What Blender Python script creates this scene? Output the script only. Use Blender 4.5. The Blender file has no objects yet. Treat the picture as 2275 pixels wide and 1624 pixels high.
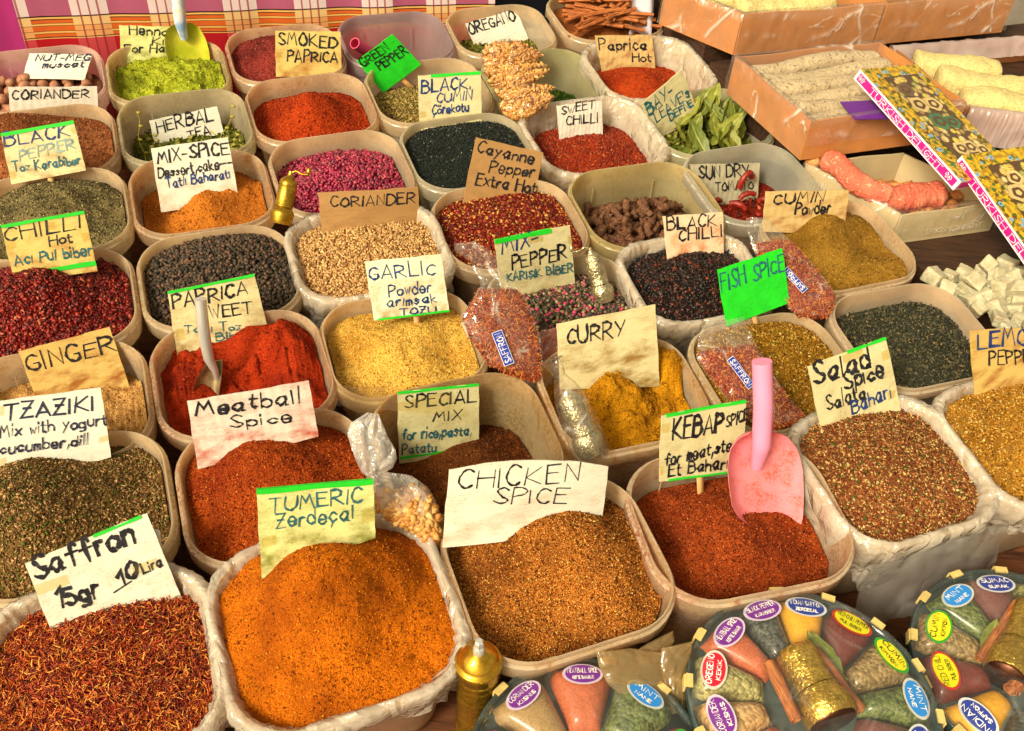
import bpy, math, random
import numpy as np
from mathutils import Vector, Matrix

S = bpy.context.scene
COL = S.collection
# ------------------------------------------------------------------ camera
CAM = np.array([0.0, 0.0, 1.20])          # rims of the tubs lie 1 m below the camera
FOC, PITCH, ROLL, GRID = 0.94226, 0.76708, 0.08458, 0.41040
_fw = np.array([0, math.cos(PITCH), -math.sin(PITCH)])
_r0 = np.array([1.0, 0, 0]); _u0 = np.cross(_r0, _fw)
_rt = _r0 * math.cos(ROLL) + _u0 * math.sin(ROLL)
_up = -_r0 * math.sin(ROLL) + _u0 * math.cos(ROLL)
cd = bpy.data.cameras.new('camera'); cam = bpy.data.objects.new('camera', cd); COL.objects.link(cam)
cd.sensor_width = 36.0; cd.lens = 36.0 * FOC; cd.clip_start = 0.02; cd.clip_end = 500.0
cam.matrix_world = Matrix(((_rt[0], _up[0], -_fw[0], CAM[0]), (_rt[1], _up[1], -_fw[1], CAM[1]),
                           (_rt[2], _up[2], -_fw[2], CAM[2]), (0, 0, 0, 1)))
S.camera = cam
# ------------------------------------------------------------------ light
W = bpy.data.worlds.new('World'); S.world = W; W.use_nodes = True
nt = W.node_tree; nt.nodes.clear()
wo = nt.nodes.new('ShaderNodeOutputWorld'); bg = nt.nodes.new('ShaderNodeBackground')
sky = nt.nodes.new('ShaderNodeTexSky'); sky.sky_type = 'NISHITA'; sky.sun_disc = False
SUN_EL, SUN_AZ = math.radians(41), math.radians(-142)      # azimuth measured from +Y towards +X
sky.sun_elevation = SUN_EL; sky.sun_rotation = SUN_AZ
sky.air_density = 1.0; sky.dust_density = 6.0; sky.ozone_density = 0.3
hs = nt.nodes.new('ShaderNodeHueSaturation'); hs.inputs['Saturation'].default_value = 0.35
wm = nt.nodes.new('ShaderNodeMix'); wm.data_type = 'RGBA'; wm.blend_type = 'MULTIPLY'
wm.inputs[0].default_value = 1.0; wm.inputs[7].default_value = (1.0, 0.87, 0.57, 1)   # light through a cream awning
nt.links.new(sky.outputs[0], hs.inputs['Color']); nt.links.new(hs.outputs[0], wm.inputs[6])
nt.links.new(wm.outputs[2], bg.inputs[0]); nt.links.new(bg.outputs[0], wo.inputs[0])
bg.inputs[1].default_value = 0.135
sd = bpy.data.lights.new('sun', 'SUN'); sun = bpy.data.objects.new('sun', sd); COL.objects.link(sun)
sd.energy = 2.5; sd.angle = math.radians(16); sd.color = (1.0, 0.94, 0.74)
_sdir = Vector((math.sin(SUN_AZ) * math.cos(SUN_EL), math.cos(SUN_AZ) * math.cos(SUN_EL), math.sin(SUN_EL)))
sun.rotation_euler = _sdir.to_track_quat('Z', 'Y').to_euler(); sun.location = (-1, -2, 4)
S.view_settings.view_transform = 'Standard'; S.view_settings.look = 'None'
S.view_settings.exposure = 0.52; S.view_settings.gamma = 1.0
S.cycles.max_bounces = 10; S.cycles.transparent_max_bounces = 16; S.cycles.diffuse_bounces = 4
S.cycles.transmission_bounces = 6; S.cycles.caustics_reflective = False; S.cycles.caustics_refractive = False

# ------------------------------------------------------------------ geometry of the view (for placing things where they stand)
VIEWS = {'m': (0, 0, 1), 'c1': (0, 0, .2627), 'c2': (497.7, 0, .2627), 'c3': (995.3, 0, .2627), 'c4': (1493, 0, .3502),
         'c5': (0, 355.5, .2627), 'c6': (497.7, 355.5, .2627), 'c7': (995.3, 355.5, .2627), 'c8': (1493, 497.7, .3502),
         'd1': (0, 711, .2627), 'd2': (497.7, 711, .2627), 'd3': (995.3, 711, .2627), 'd4': (0, 1066.5, .3436),
         'd5': (640, 1066.5, .3436), 'd6': (1066.5, 1279.8, .3125), 'd7': (1493, 1279.8, .2124), 'd8': (1848.6, 1208.7, .256)}
def V(view, x, y):
    a, b, s = VIEWS[view]; return (a + x * s, b + y * s)
def ray(p):
    d = _fw + _rt * ((p[0] - 1137.5) / (FOC * 2275)) - _up * ((p[1] - 812.0) / (FOC * 2275))
    return d
def at_z(p, z):
    d = ray(p); return CAM + d * ((z - CAM[2]) / d[2])
def on_plane(p, o, n):
    d = ray(p); return CAM + d * (np.dot(o - CAM, n) / np.dot(d, n))
def pix(P):
    d = np.asarray(P, float) - CAM; z = d @ _fw
    return np.stack([1137.5 + FOC * 2275 * (d @ _rt) / z, 812 - FOC * 2275 * (d @ _up) / z], -1)

# ------------------------------------------------------------------ small library
RNG = np.random.default_rng(7)
def norm(v):
    v = np.asarray(v, float); return v / np.linalg.norm(v, axis=-1, keepdims=True)
def _hash(ix, iy, seed):
    h = (ix.astype(np.int64) * 374761393 + iy.astype(np.int64) * 668265263 + seed * 974711) & 0x7fffffff
    h = ((h ^ (h >> 13)) * 1274126177) & 0x7fffffff
    return ((h ^ (h >> 16)) & 0xffff) / 65535.0
def vnoise(x, y, seed=0):
    x = np.asarray(x, float); y = np.asarray(y, float)
    ix, iy = np.floor(x).astype(int), np.floor(y).astype(int); fx, fy = x - ix, y - iy
    fx = fx * fx * (3 - 2 * fx); fy = fy * fy * (3 - 2 * fy)
    a, b = _hash(ix, iy, seed), _hash(ix + 1, iy, seed); c, d = _hash(ix, iy + 1, seed), _hash(ix + 1, iy + 1, seed)
    return (a * (1 - fx) + b * fx) * (1 - fy) + (c * (1 - fx) + d * fx) * fy - .5
def fbm(x, y, seed=0, o=4):
    r = 0; a = 1
    for k in range(o):
        r = r + a * vnoise(x * 2 ** k, y * 2 ** k, seed + k * 17); a *= .5
    return r

class MB:
    """collects vertices and faces (faces of any size) with a material index"""
    def __init__(s): s.v = []; s.f = []; s.m = []; s.n = 0
    def add(s, verts, faces, mi=0):
        verts = np.asarray(verts, float).reshape(-1, 3)
        for f in faces: s.f.append(tuple(int(i) + s.n for i in f)); s.m.append(mi)
        s.v.append(verts); s.n += len(verts); return s
    def grid(s, P, mi=0, closed=False):
        P = np.asarray(P, float); a, b = P.shape[:2]; F = []
        for i in range(a - 1):
            for j in range(b if closed else b - 1):
                k = (j + 1) % b; F.append((i * b + j, i * b + k, (i + 1) * b + k, (i + 1) * b + j))
        return s.add(P.reshape(-1, 3), F, mi)
    def fan(s, ring, mi=0, flip=False):
        n = len(ring); f = tuple(range(n)); return s.add(ring, [f[::-1] if flip else f], mi)
    def box(s, o, ex, ey, ez, mi=0):
        o, ex, ey, ez = map(np.asarray, (o, ex, ey, ez))
        v = [o + a * ex + b * ey + c * ez for c in (0, 1) for b in (0, 1) for a in (0, 1)]
        return s.add(v, [(0, 2, 3, 1), (4, 5, 7, 6), (0, 1, 5, 4), (2, 6, 7, 3), (0, 4, 6, 2), (1, 3, 7, 5)], mi)
    def tube(s, pts, rad, n=8, mi=0, cap=True):
        pts = np.asarray(pts, float); m = len(pts); rad = np.broadcast_to(np.asarray(rad, float), (m,))
        T = norm(np.gradient(pts, axis=0)); h = np.array([0, 0, 1.]) if abs(T[0][2]) < .9 else np.array([1., 0, 0])
        P = []; 
        for i in range(m):
            a = norm(np.cross(T[i], h)); b = np.cross(T[i], a); h = -np.cross(T[i], a) if False else h
            t = np.linspace(0, 2 * np.pi, n, endpoint=False)[:, None]
            P.append(pts[i] + rad[i] * (np.cos(t) * a + np.sin(t) * b))
        s.grid(np.array(P), mi, True)
        if cap: s.fan(P[0], mi, False); s.fan(P[-1], mi, True)
        return s
    def lathe(s, prof, o, ax, n=28, mi=0, cap=True):
        """prof: (radius, height) pairs turned about axis ax from o"""
        ax = norm(ax); h = np.array([1., 0, 0]) if abs(ax[0]) < .8 else np.array([0, 1., 0])
        a = norm(np.cross(ax, h)); b = np.cross(ax, a); t = np.linspace(0, 2 * np.pi, n, endpoint=False)[:, None]
        P = [np.asarray(o) + ax * z + r * (np.cos(t) * a + np.sin(t) * b) for r, z in prof]
        s.grid(np.array(P), mi, True)
        if cap: s.fan(P[0], mi, True); s.fan(P[-1], mi, False)
        return s

ORI = {}
def empty(name, loc, label, cat, group=None):
    o = bpy.data.objects.new(name, None); o.empty_display_size = .02; COL.objects.link(o)
    o.location = Vector(loc); ORI[o.name] = np.asarray(loc, float); tag(o, label, cat, group); return o
def tag(o, label=None, cat=None, group=None, kind=None):
    if label: o['label'] = label
    if cat: o['category'] = cat
    if group: o['group'] = group
    if kind: o['kind'] = kind
    return o
def mesh_from(name, verts, faces, mats, mi=None, smooth=True, uv=None):
    me = bpy.data.meshes.new(name)
    verts = np.asarray(verts, np.float32)
    if isinstance(faces, np.ndarray):
        nf, k = faces.shape
        me.vertices.add(len(verts)); me.vertices.foreach_set('co', verts.ravel())
        me.loops.add(nf * k); me.loops.foreach_set('vertex_index', faces.ravel().astype(np.int32))
        me.polygons.add(nf); me.polygons.foreach_set('loop_start', np.arange(0, nf * k, k, dtype=np.int32))
        me.update(calc_edges=True)
    else:
        me.from_pydata(verts.tolist(), [], faces)
    for m in (mats if isinstance(mats, (list, tuple)) else [mats]): me.materials.append(m)
    if mi is not None: me.polygons.foreach_set('material_index', np.asarray(mi, np.int32))
    if smooth: me.polygons.foreach_set('use_smooth', np.ones(len(me.polygons), bool))
    if uv is not None:
        l = me.uv_layers.new(name='UVMap'); vi = np.empty(len(me.loops), np.int32); me.loops.foreach_get('vertex_index', vi)
        l.data.foreach_set('uv', np.asarray(uv, np.float32)[vi].ravel())
    me.update(); return me
def place(name, me, parent=None, loc=None):
    o = bpy.data.objects.new(name, me); COL.objects.link(o)
    if loc is not None: o.location = Vector(loc)
    if parent is not None: o.parent = parent
    return o
def build(name, mb, mats, parent=None, origin=None, smooth=True, uv=None, verts=None, faces=None):
    """link one mesh object; vertices are given in world space"""
    if mb is not None: verts = np.concatenate(mb.v); faces = mb.f; mi = mb.m
    else: mi = None
    verts = np.asarray(verts, float)
    if parent is not None: org = world_of(parent)
    else: org = np.asarray(origin if origin is not None else (verts.min(0) + verts.max(0)) / 2, float)
    me = mesh_from(name, verts - org, faces, mats, mi, smooth, uv)
    o = place(name, me, parent, None if parent is not None else org)
    ORI[o.name] = org
    return o
def world_of(o): return ORI[o.name]
def auto_smooth(o, ang=40):
    me = o.data
    try: me.set_sharp_from_angle(angle=math.radians(ang))
    except Exception: pass
    return o

# ------------------------------------------------------------------ materials
MATS = {}
def lin(r, g, b):
    return tuple(((c / 255 / 12.92) if c / 255 <= .04045 else ((c / 255 + .055) / 1.055) ** 2.4) for c in (r, g, b))
class NT:
    def __init__(s, name):
        s.mat = bpy.data.materials.new(name); s.mat.use_nodes = True; s.t = s.mat.node_tree; s.t.nodes.clear()
        s.out = s.t.nodes.new('ShaderNodeOutputMaterial')
    def n(s, kind, ins=None, **kw):
        nd = s.t.nodes.new('ShaderNode' + kind)
        for k, v in kw.items(): setattr(nd, k, v)
        for k, v in (ins or {}).items(): s.set(nd.inputs[k], v)
        return nd
    def set(s, inp, v):
        if isinstance(v, bpy.types.NodeSocket): s.t.links.new(v, inp)
        elif isinstance(v, bpy.types.Node): s.t.links.new(v.outputs[0], inp)
        elif hasattr(inp.default_value, '__len__') and not isinstance(v, (int, float)):
            v = tuple(v); inp.default_value = v + (1,) if len(v) == 3 and len(inp.default_value) == 4 else v
        else: inp.default_value = v
    def mix(s, f, a, b, blend='MIX'):
        nd = s.t.nodes.new('ShaderNodeMix'); nd.data_type = 'RGBA'; nd.blend_type = blend
        s.set(nd.inputs[0], f); s.set(nd.inputs[6], a); s.set(nd.inputs[7], b); return nd.outputs[2]
    def ramp(s, f, stops):
        nd = s.t.nodes.new('ShaderNodeValToRGB'); s.set(nd.inputs[0], f); e = nd.color_ramp.elements
        while len(e) < len(stops): e.new(.5)
        for q, (p, c) in zip(e, stops): q.position = p; q.color = (*c, 1) if len(c) == 3 else c
        return nd.outputs[0]
    def noise(s, scale, detail=3, co=None, rough=.55):
        nd = s.n('TexNoise', {'Scale': scale, 'Detail': detail, 'Roughness': rough})
        s.set(nd.inputs['Vector'], co if co is not None else s.obj()); return nd.outputs[0]
    def obj(s):
        if not hasattr(s, '_o'): s._o = s.n('TexCoord')
        return s._o.outputs['Object']
    def uv(s):
        if not hasattr(s, '_o'): s._o = s.n('TexCoord')
        return s._o.outputs['UV']
    def thr(s, x, a, b):
        nd = s.n('MapRange', {'Value': x, 'From Min': a, 'From Max': b}); return nd.outputs[0]
    def bump(s, h, strength=.5, dist=.002, nrm=None):
        nd = s.n('Bump', {'Height': h, 'Strength': strength, 'Distance': dist})
        if nrm is not None: s.set(nd.inputs['Normal'], nrm)
        return nd.outputs[0]
    def schlick(s, nrm, f0=.04, gain=1.0):
        """reflectance of a thin sheet, the same from both of its sides"""
        lw = s.n('LayerWeight', {'Blend': .5, 'Normal': nrm}); p = s.n('Math', {0: lw.outputs['Facing'], 1: 5.0}, operation='POWER')
        return s.n('Math', {0: s.n('Math', {0: p.outputs[0], 1: .7}, operation='MULTIPLY').outputs[0], 1: f0 * gain}, operation='ADD').outputs[0]
    def pbsdf(s, **ins):
        ren = {'base': 'Base Color', 'rough': 'Roughness', 'metal': 'Metallic', 'nrm': 'Normal', 'spec': 'Specular IOR Level',
               'trans': 'Transmission Weight', 'sss': 'Subsurface Weight', 'coat': 'Coat Weight', 'alpha': 'Alpha'}
        return s.n('BsdfPrincipled', {ren[k]: v for k, v in ins.items()})
    def done(s, sh):
        s.set(s.out.inputs[0], sh if isinstance(sh, bpy.types.NodeSocket) else sh.outputs[0]); return s.mat
def plain(name, col, rough=.6, metal=0., spec=.5, var=.12, scale=60, coat=0.):
    key = ('plain', name)
    if key in MATS: return MATS[key]
    m = NT(name); f = m.noise(scale, 4); g = m.noise(scale * .13, 3)
    d = tuple(c * (1 - 2.2 * var) for c in col); l = tuple(min(1, c * (1 + 1.2 * var)) for c in col)
    c = m.mix(m.n('Math', {0: f, 1: g}, operation='MULTIPLY').outputs[0], d, l) if False else m.ramp(m.mix(.5, f, g), [(.3, d), (.7, l)])
    MATS[key] = m.done(m.pbsdf(base=c, rough=rough, metal=metal, spec=spec, coat=coat, nrm=m.bump(f, .15, .0008))); return MATS[key]
def powder(name, cols, big=11, fine=620, bump=1.0, speck=None, shade_patch=.8, dist=.0024):
    """fine ground spice: cols = dark, main, light; speck = list of (colour, share)"""
    m = NT(name); c0, c1, c2 = cols
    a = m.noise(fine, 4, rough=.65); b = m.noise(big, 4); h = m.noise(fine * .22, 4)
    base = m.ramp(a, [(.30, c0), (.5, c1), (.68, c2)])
    base = m.mix(m.thr(b, .42, .62), base, m.mix(shade_patch, base, c0))  # shade painted into the powder colour as broad darker patches
    for k, (sc, share) in enumerate(speck or []):
        vo = m.n('TexVoronoi', {'Scale': fine * .9 + 37 * k, 'Randomness': 1.0}); m.set(vo.inputs['Vector'], m.obj())
        rnd = m.n('SeparateColor', {0: vo.outputs['Color']}).outputs[k % 3]
        base = m.mix(m.thr(rnd, 1 - share - .02, 1 - share + .02), base, sc)
    n1 = m.bump(h, .7 * bump, dist * 2.2); n2 = m.bump(a, bump, dist, n1)
    return m.done(m.pbsdf(base=base, rough=.95, spec=.12, nrm=n2))
def grainmat(name, stops, rough=.75, spec=.25, mott=.3, scale=500, coat=0.):
    """one colour per grain, from the ramp"""
    m = NT(name); g = m.n('NewGeometry').outputs['Random Per Island']
    c = m.ramp(g, stops); a = m.noise(scale, 3)
    c = m.mix(m.thr(a, .35, .7), c, m.mix(mott, c, (0.01, .006, .004)))
    return m.done(m.pbsdf(base=c, rough=rough, spec=spec, coat=coat, nrm=m.bump(a, .4, .0006)))
def plastic(name, stain=None, amount=0.5, clear=.2, tint=(.74, .70, .63)):
    m = NT(name); big = m.noise(14, 4); fi = m.noise(210, 4, rough=.75); mid = m.noise(46, 4, rough=.7)
    col = m.ramp(m.noise(24, 4), [(.3, tuple(c * .82 for c in tint)), (.7, tint)])
    if stain is not None:
        s1 = m.n('Math', {0: m.thr(big, .36, .66), 1: m.thr(fi, .40, .60)}, operation='MULTIPLY').outputs[0]
        s2 = m.n('Math', {0: m.thr(mid, .52, .70), 1: .8}, operation='MULTIPLY').outputs[0]
        s1 = m.n('Math', {0: s1, 1: s2}, operation='MAXIMUM').outputs[0]
        s1 = m.n('Math', {0: s1, 1: min(1, amount * 1.1)}, operation='MULTIPLY').outputs[0]
        col = m.mix(s1, col, stain); sp = m.thr(fi, .69, .73); col = m.mix(m.n('Math', {0: sp, 1: amount}, operation='MULTIPLY').outputs[0], col, tuple(c * .35 for c in stain))
    dif = m.n('BsdfDiffuse', {'Color': col}); tr = m.n('BsdfTranslucent', {'Color': col})
    gl = m.n('BsdfGlossy', {'Roughness': .20, 'Color': (1, 1, 1, 1)}); cl = m.n('BsdfTransparent', {'Color': (*tint, 1)})
    nb = m.bump(m.noise(45, 3), .15, .003)
    for q in (dif, gl): m.set(q.inputs['Normal'], nb)
    a = m.n('MixShader', {0: .60, 1: dif.outputs[0], 2: tr.outputs[0]})
    b = m.n('MixShader', {0: clear, 1: a.outputs[0], 2: cl.outputs[0]})
    return m.done(m.n('MixShader', {0: m.schlick(nb, .04), 1: b.outputs[0], 2: gl.outputs[0]}))
def film(name, tint=(1, 1, 1), milk=.1, rough=.06, wr=60, bump=.8, milkcol=(.8, .78, .74), gloss=1.0, glint_w=.5):
    """thin clear bag: see-through, with highlights painted along its creases"""
    m = NT(name)
    def crease(sc, dist):
        vo = m.n('TexVoronoi', {'Scale': sc, 'Randomness': 1.}, feature='DISTANCE_TO_EDGE'); nz = m.n('TexNoise', {'Scale': sc * .7, 'Detail': 2}); m.set(nz.inputs['Vector'], m.obj())
        mp = m.mix(.12, m.obj(), nz.outputs['Color']); m.set(vo.inputs['Vector'], mp); return vo.outputs[0]
    a, b = crease(wr * .8, 1), crease(wr * .3, 1)
    nb = m.bump(a, bump * .5, .004, m.bump(b, bump, .016))
    cl = m.n('BsdfTransparent', {'Color': tint}); gl = m.n('BsdfGlossy', {'Roughness': rough, 'Normal': nb})
    df = m.n('BsdfDiffuse', {'Color': milkcol, 'Normal': nb}); tl = m.n('BsdfTranslucent', {'Color': milkcol})
    mk = m.n('MixShader', {0: .45, 1: df.outputs[0], 2: tl.outputs[0]})
    big = m.noise(wr * .35, 2)
    mm = m.n('MixShader', {0: m.n('MapRange', {'Value': big, 'From Min': .3, 'From Max': .7, 'To Min': milk * .7, 'To Max': min(1, milk * 1.25)}).outputs[0], 1: cl.outputs[0], 2: mk.outputs[0]})
    ln = m.n('Math', {0: m.thr(b, .045, .0), 1: m.thr(m.noise(wr * .5, 2), .48, .62)}, operation='MULTIPLY').outputs[0]
    l2 = m.n('Math', {0: m.thr(a, .05, .0), 1: m.thr(m.noise(wr * .8, 2), .55, .68)}, operation='MULTIPLY').outputs[0]
    ln = m.n('Math', {0: m.n('Math', {0: ln, 1: l2}, operation='MAXIMUM').outputs[0], 1: glint_w}, operation='MULTIPLY').outputs[0]
    mm = m.n('MixShader', {0: ln, 1: mm.outputs[0], 2: mk.outputs[0]})  # whitish lines along the creases, painted in as highlights
    f2 = m.schlick(nb, .06, gloss)
    return m.done(m.n('MixShader', {0: f2, 1: mm.outputs[0], 2: gl.outputs[0]}))
def metalmat(name, col, rough=.25, engrave=0., scale=160, metal=.86):
    m = NT(name); a = m.noise(90, 4); c = m.ramp(a, [(.3, tuple(x * .55 for x in col)), (.65, col)])
    nb = m.bump(m.noise(30, 2), .15, .002)
    if engrave:
        nz = m.n('TexNoise', {'Scale': scale * .5, 'Detail': 2}); m.set(nz.inputs['Vector'], m.obj()); co = m.mix(.012, m.obj(), nz.outputs['Color'])
        vo = m.n('TexVoronoi', {'Scale': scale, 'Randomness': .85}); m.set(vo.inputs['Vector'], co)
        ve = m.n('TexVoronoi', {'Scale': scale * .55, 'Randomness': .9}, feature='DISTANCE_TO_EDGE'); m.set(ve.inputs['Vector'], co)
        nb = m.bump(vo.outputs[0], engrave * .8, -.0012, m.bump(m.thr(ve.outputs[0], 0, .12), engrave * .4, .0006, nb))
        c = m.mix(m.n('Math', {0: m.thr(vo.outputs[0], .35, .6), 1: .55}, operation='MULTIPLY').outputs[0], c, tuple(x * .35 for x in col))
    return m.done(m.pbsdf(base=c, rough=rough, metal=metal, nrm=nb))

# ================================================================== tubs
RIM_Z, TAU = 0.20, 0.09
TUBS={(0,0):(-1.009,1.762,0.255,0.231,0.009),(0,1):(-0.901,1.530,0.253,0.228,0.004),(0,2):(-0.804,1.318,0.253,0.227,0.003),(0,3):(-0.714,1.094,0.250,0.225,-0.004),(0,4):(-0.623,0.884,0.250,0.225,-0.005),(0,5):(-0.538,0.711,0.251,0.229,0.002),(0,6):(-0.422,0.503,0.253,0.230,0.006),(1,0):(-0.769,1.837,0.244,0.224,-0.013),(1,1):(-0.670,1.632,0.248,0.228,-0.006),(1,2):(-0.576,1.417,0.244,0.223,-0.015),(1,3):(-0.482,1.191,0.248,0.223,-0.008),(1,4):(-0.389,0.980,0.252,0.227,0.001),(1,5):(-0.292,0.784,0.250,0.224,-0.006),(1,6):(-0.178,0.594,0.276,0.244,0.036),(2,0):(-0.550,1.959,0.246,0.223,-0.010),(2,1):(-0.447,1.740,0.251,0.227,-0.001),(2,2):(-0.344,1.519,0.254,0.233,0.010),(2,3):(-0.255,1.287,0.260,0.217,-0.021),(2,4):(-0.167,1.071,0.241,0.210,-0.033),(2,5):(-0.052,0.883,0.251,0.226,-0.001),(2,6):(0.078,0.695,0.270,0.239,0.010),(3,0):(-0.325,2.075,0.251,0.216,-0.023),(3,1):(-0.222,1.848,0.253,0.229,0.004),(3,2):(-0.117,1.627,0.251,0.228,0.002),(3,3):(-0.024,1.399,0.263,0.226,-0.012),(3,4):(0.086,1.187,0.250,0.225,-0.004),(3,5):(0.168,1.004,0.239,0.206,-0.045),(3,6):(0.315,0.791,0.286,0.229,-0.096),(4,0):(-0.091,2.162,0.244,0.213,-0.026),(4,1):(0.017,1.938,0.252,0.227,0.001),(4,2):(0.125,1.723,0.269,0.240,0.012),(4,3):(0.222,1.496,0.271,0.231,-0.024),(4,4):(0.295,1.290,0.238,0.203,-0.049),(4,5):(0.405,1.079,0.248,0.223,-0.006),(4,6):(0.541,0.901,0.250,0.227,0.005),(5,0):(0.154,2.293,0.266,0.233,-0.003),(5,1):(0.250,2.032,0.270,0.237,0.002),(5,2):(0.361,1.817,0.261,0.225,-0.024),(5,3):(0.433,1.602,0.246,0.224,0.001),(5,4):(0.561,1.420,0.252,0.226,-0.005),(5,5):(0.643,1.190,0.252,0.217,-0.045),(5,6):(0.767,0.984,0.250,0.225,0.001)}
def rsq(w, d, r, n=9):
    P = []
    for cx, cy, a0 in ((w / 2 - r, d / 2 - r, 0), (-w / 2 + r, d / 2 - r, 90), (-w / 2 + r, -d / 2 + r, 180), (w / 2 - r, -d / 2 + r, 270)):
        for k in range(n + 1):
            a = math.radians(a0 + 90 * k / n); P.append((cx + r * math.cos(a), cy + r * math.sin(a)))
    # points along the straight sides too
    Q = []
    for i, p in enumerate(P):
        Q.append(p)
        if (i + 1) % (n + 1) == 0:
            q = P[(i + 1) % len(P)]
            for t in (.25, .5, .75): Q.append((p[0] * (1 - t) + q[0] * t, p[1] * (1 - t) + q[1] * t))
    return np.array(Q)
class Tub:
    def __init__(s, key):
        s.key = key; cx, cy, s.w, s.d, rot = TUBS[key]; a = GRID + rot
        s.c = np.array([cx, cy, RIM_Z]); s.U = np.array([math.cos(a), math.sin(a), 0])
        h = np.array([-math.sin(a), math.cos(a), 0]); s.V = h * math.cos(TAU) + np.array([0, 0, math.sin(TAU)])
        s.N = np.cross(s.U, s.V); s.r = .28 * s.w
        s.heap = None
    def P(s, x, y, z):
        x, y, z = (np.asarray(q, float)[..., None] for q in (x, y, z)); return s.c + x * s.U + y * s.V + z * s.N
    def ring(s, inset, z, n=9):
        q = rsq(s.w - 2 * inset, s.d - 2 * inset, max(.01, s.r - inset), n)
        return s.P(q[:, 0], q[:, 1], np.broadcast_to(np.asarray(z, float), (len(q),)))
    def wall(s, z): return .0088 + np.maximum(0, -np.asarray(z)) / .19 * .020
    def H(s, x, y):
        """height of the filling over the tub's own rim plane"""
        h = s.heap; u, v = x / (s.w / 2), y / (s.d / 2)
        z = -h['e'] + h.get('sx', 0) * u + h.get('sy', 0) * v
        for u0, v0, sg, p in h.get('b', []): z = z + p * np.exp(-((u - u0) ** 2 + (v - v0) ** 2) / sg ** 2)
        sd = h.get('seed', 0) + s.key[0] * 31 + s.key[1] * 7
        z = z + h.get('amp', .004) * fbm(x * h.get('f', 28) + 5, y * h.get('f', 28) + 9, sd, 4)
        z = z + h.get('fine', .0016) * fbm(x * 95 + 1, y * 95 + 4, sd + 40, 3)
        if h.get('clod'): 
            q = fbm(x * 55 + 3, y * 55, sd + 5, 4); z = z + h['clod'] * np.maximum(0, q) ** .7
        return z
    def hit(s, p):
        """where the sight line through p meets the filling"""
        d = ray(p); t0 = (0.55 - CAM[2]) / d[2]; t1 = (0.0 - CAM[2]) / d[2]
        for t in np.linspace(t0, t1, 700):
            X = CAM + d * t - s.c; x, y, z = X @ s.U, X @ s.V, X @ s.N
            if z < s.H(np.array(x), np.array(y)): break
        return CAM + d * t
TUB = {k: Tub(k) for k in TUBS}
TINT = (.95, .80, .58)
def make_tub(t, label, stain, amount, clear=.2, tint=TINT):
    base = t.P(0, 0, -.19)
    o = empty('spice_tub', base, label, 'plastic tub', 'plastic spice tubs standing in rows')
    mat = plastic('tub plastic %d %d' % t.key, stain, amount, clear, tint)
    m = MB(); R = [t.ring(t.wall(z) - .0015, z) for z in (-.004, -.03, -.07, -.12, -.17, -.186)] + [t.ring(.038, -.19)]
    m.grid(np.array(R), 0, True); m.fan(R[-1])
    for sx in (-1, 1):                                   # moulded ribs beside the corners
        for sy in (-1, 1):
            x = sx * (t.w / 2 - t.r * .95); y = sy * (t.d / 2 - .0165)
            m.tube([t.P(x, y, -.035), t.P(x, y - sy * .006, -.085)], [.0013, .0009], 6)
    build('wall', m, mat, o)
    q = rsq(t.w, t.d, t.r); ang = np.abs(np.abs(q[:, 0]) / (t.w / 2) * np.abs(q[:, 1]) / (t.d / 2))
    drop = np.where(ang > .50, .010, 0.)                 # the skirt steps down round the corners
    m = MB()
    prof = [(.0075, -.020), (.0070, -.003), (.0064, .0003), (.0046, .0005), (.0040, -.0010), (.0037, -.0068), (.0008, -.0074), (-.0002, -.0086)]
    R = [t.ring(i, z) for i, z in prof] + [t.ring(-.0005, -.022 - drop), t.ring(.0012, -.0245 - drop), t.ring(.010, -.0235 - drop)]
    R = np.array(R)
    m.grid(R[:6][::-1], 0, True); m.grid(R[5:8][::-1], 1, True); m.grid(R[7:][::-1], 0, True)
    ledge = plastic('tub ledge %d %d' % t.key, stain, min(1, amount + .45), .05, tint)
    auto_smooth(build('rim', m, [mat, ledge], o), 38)
    return o

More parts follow.
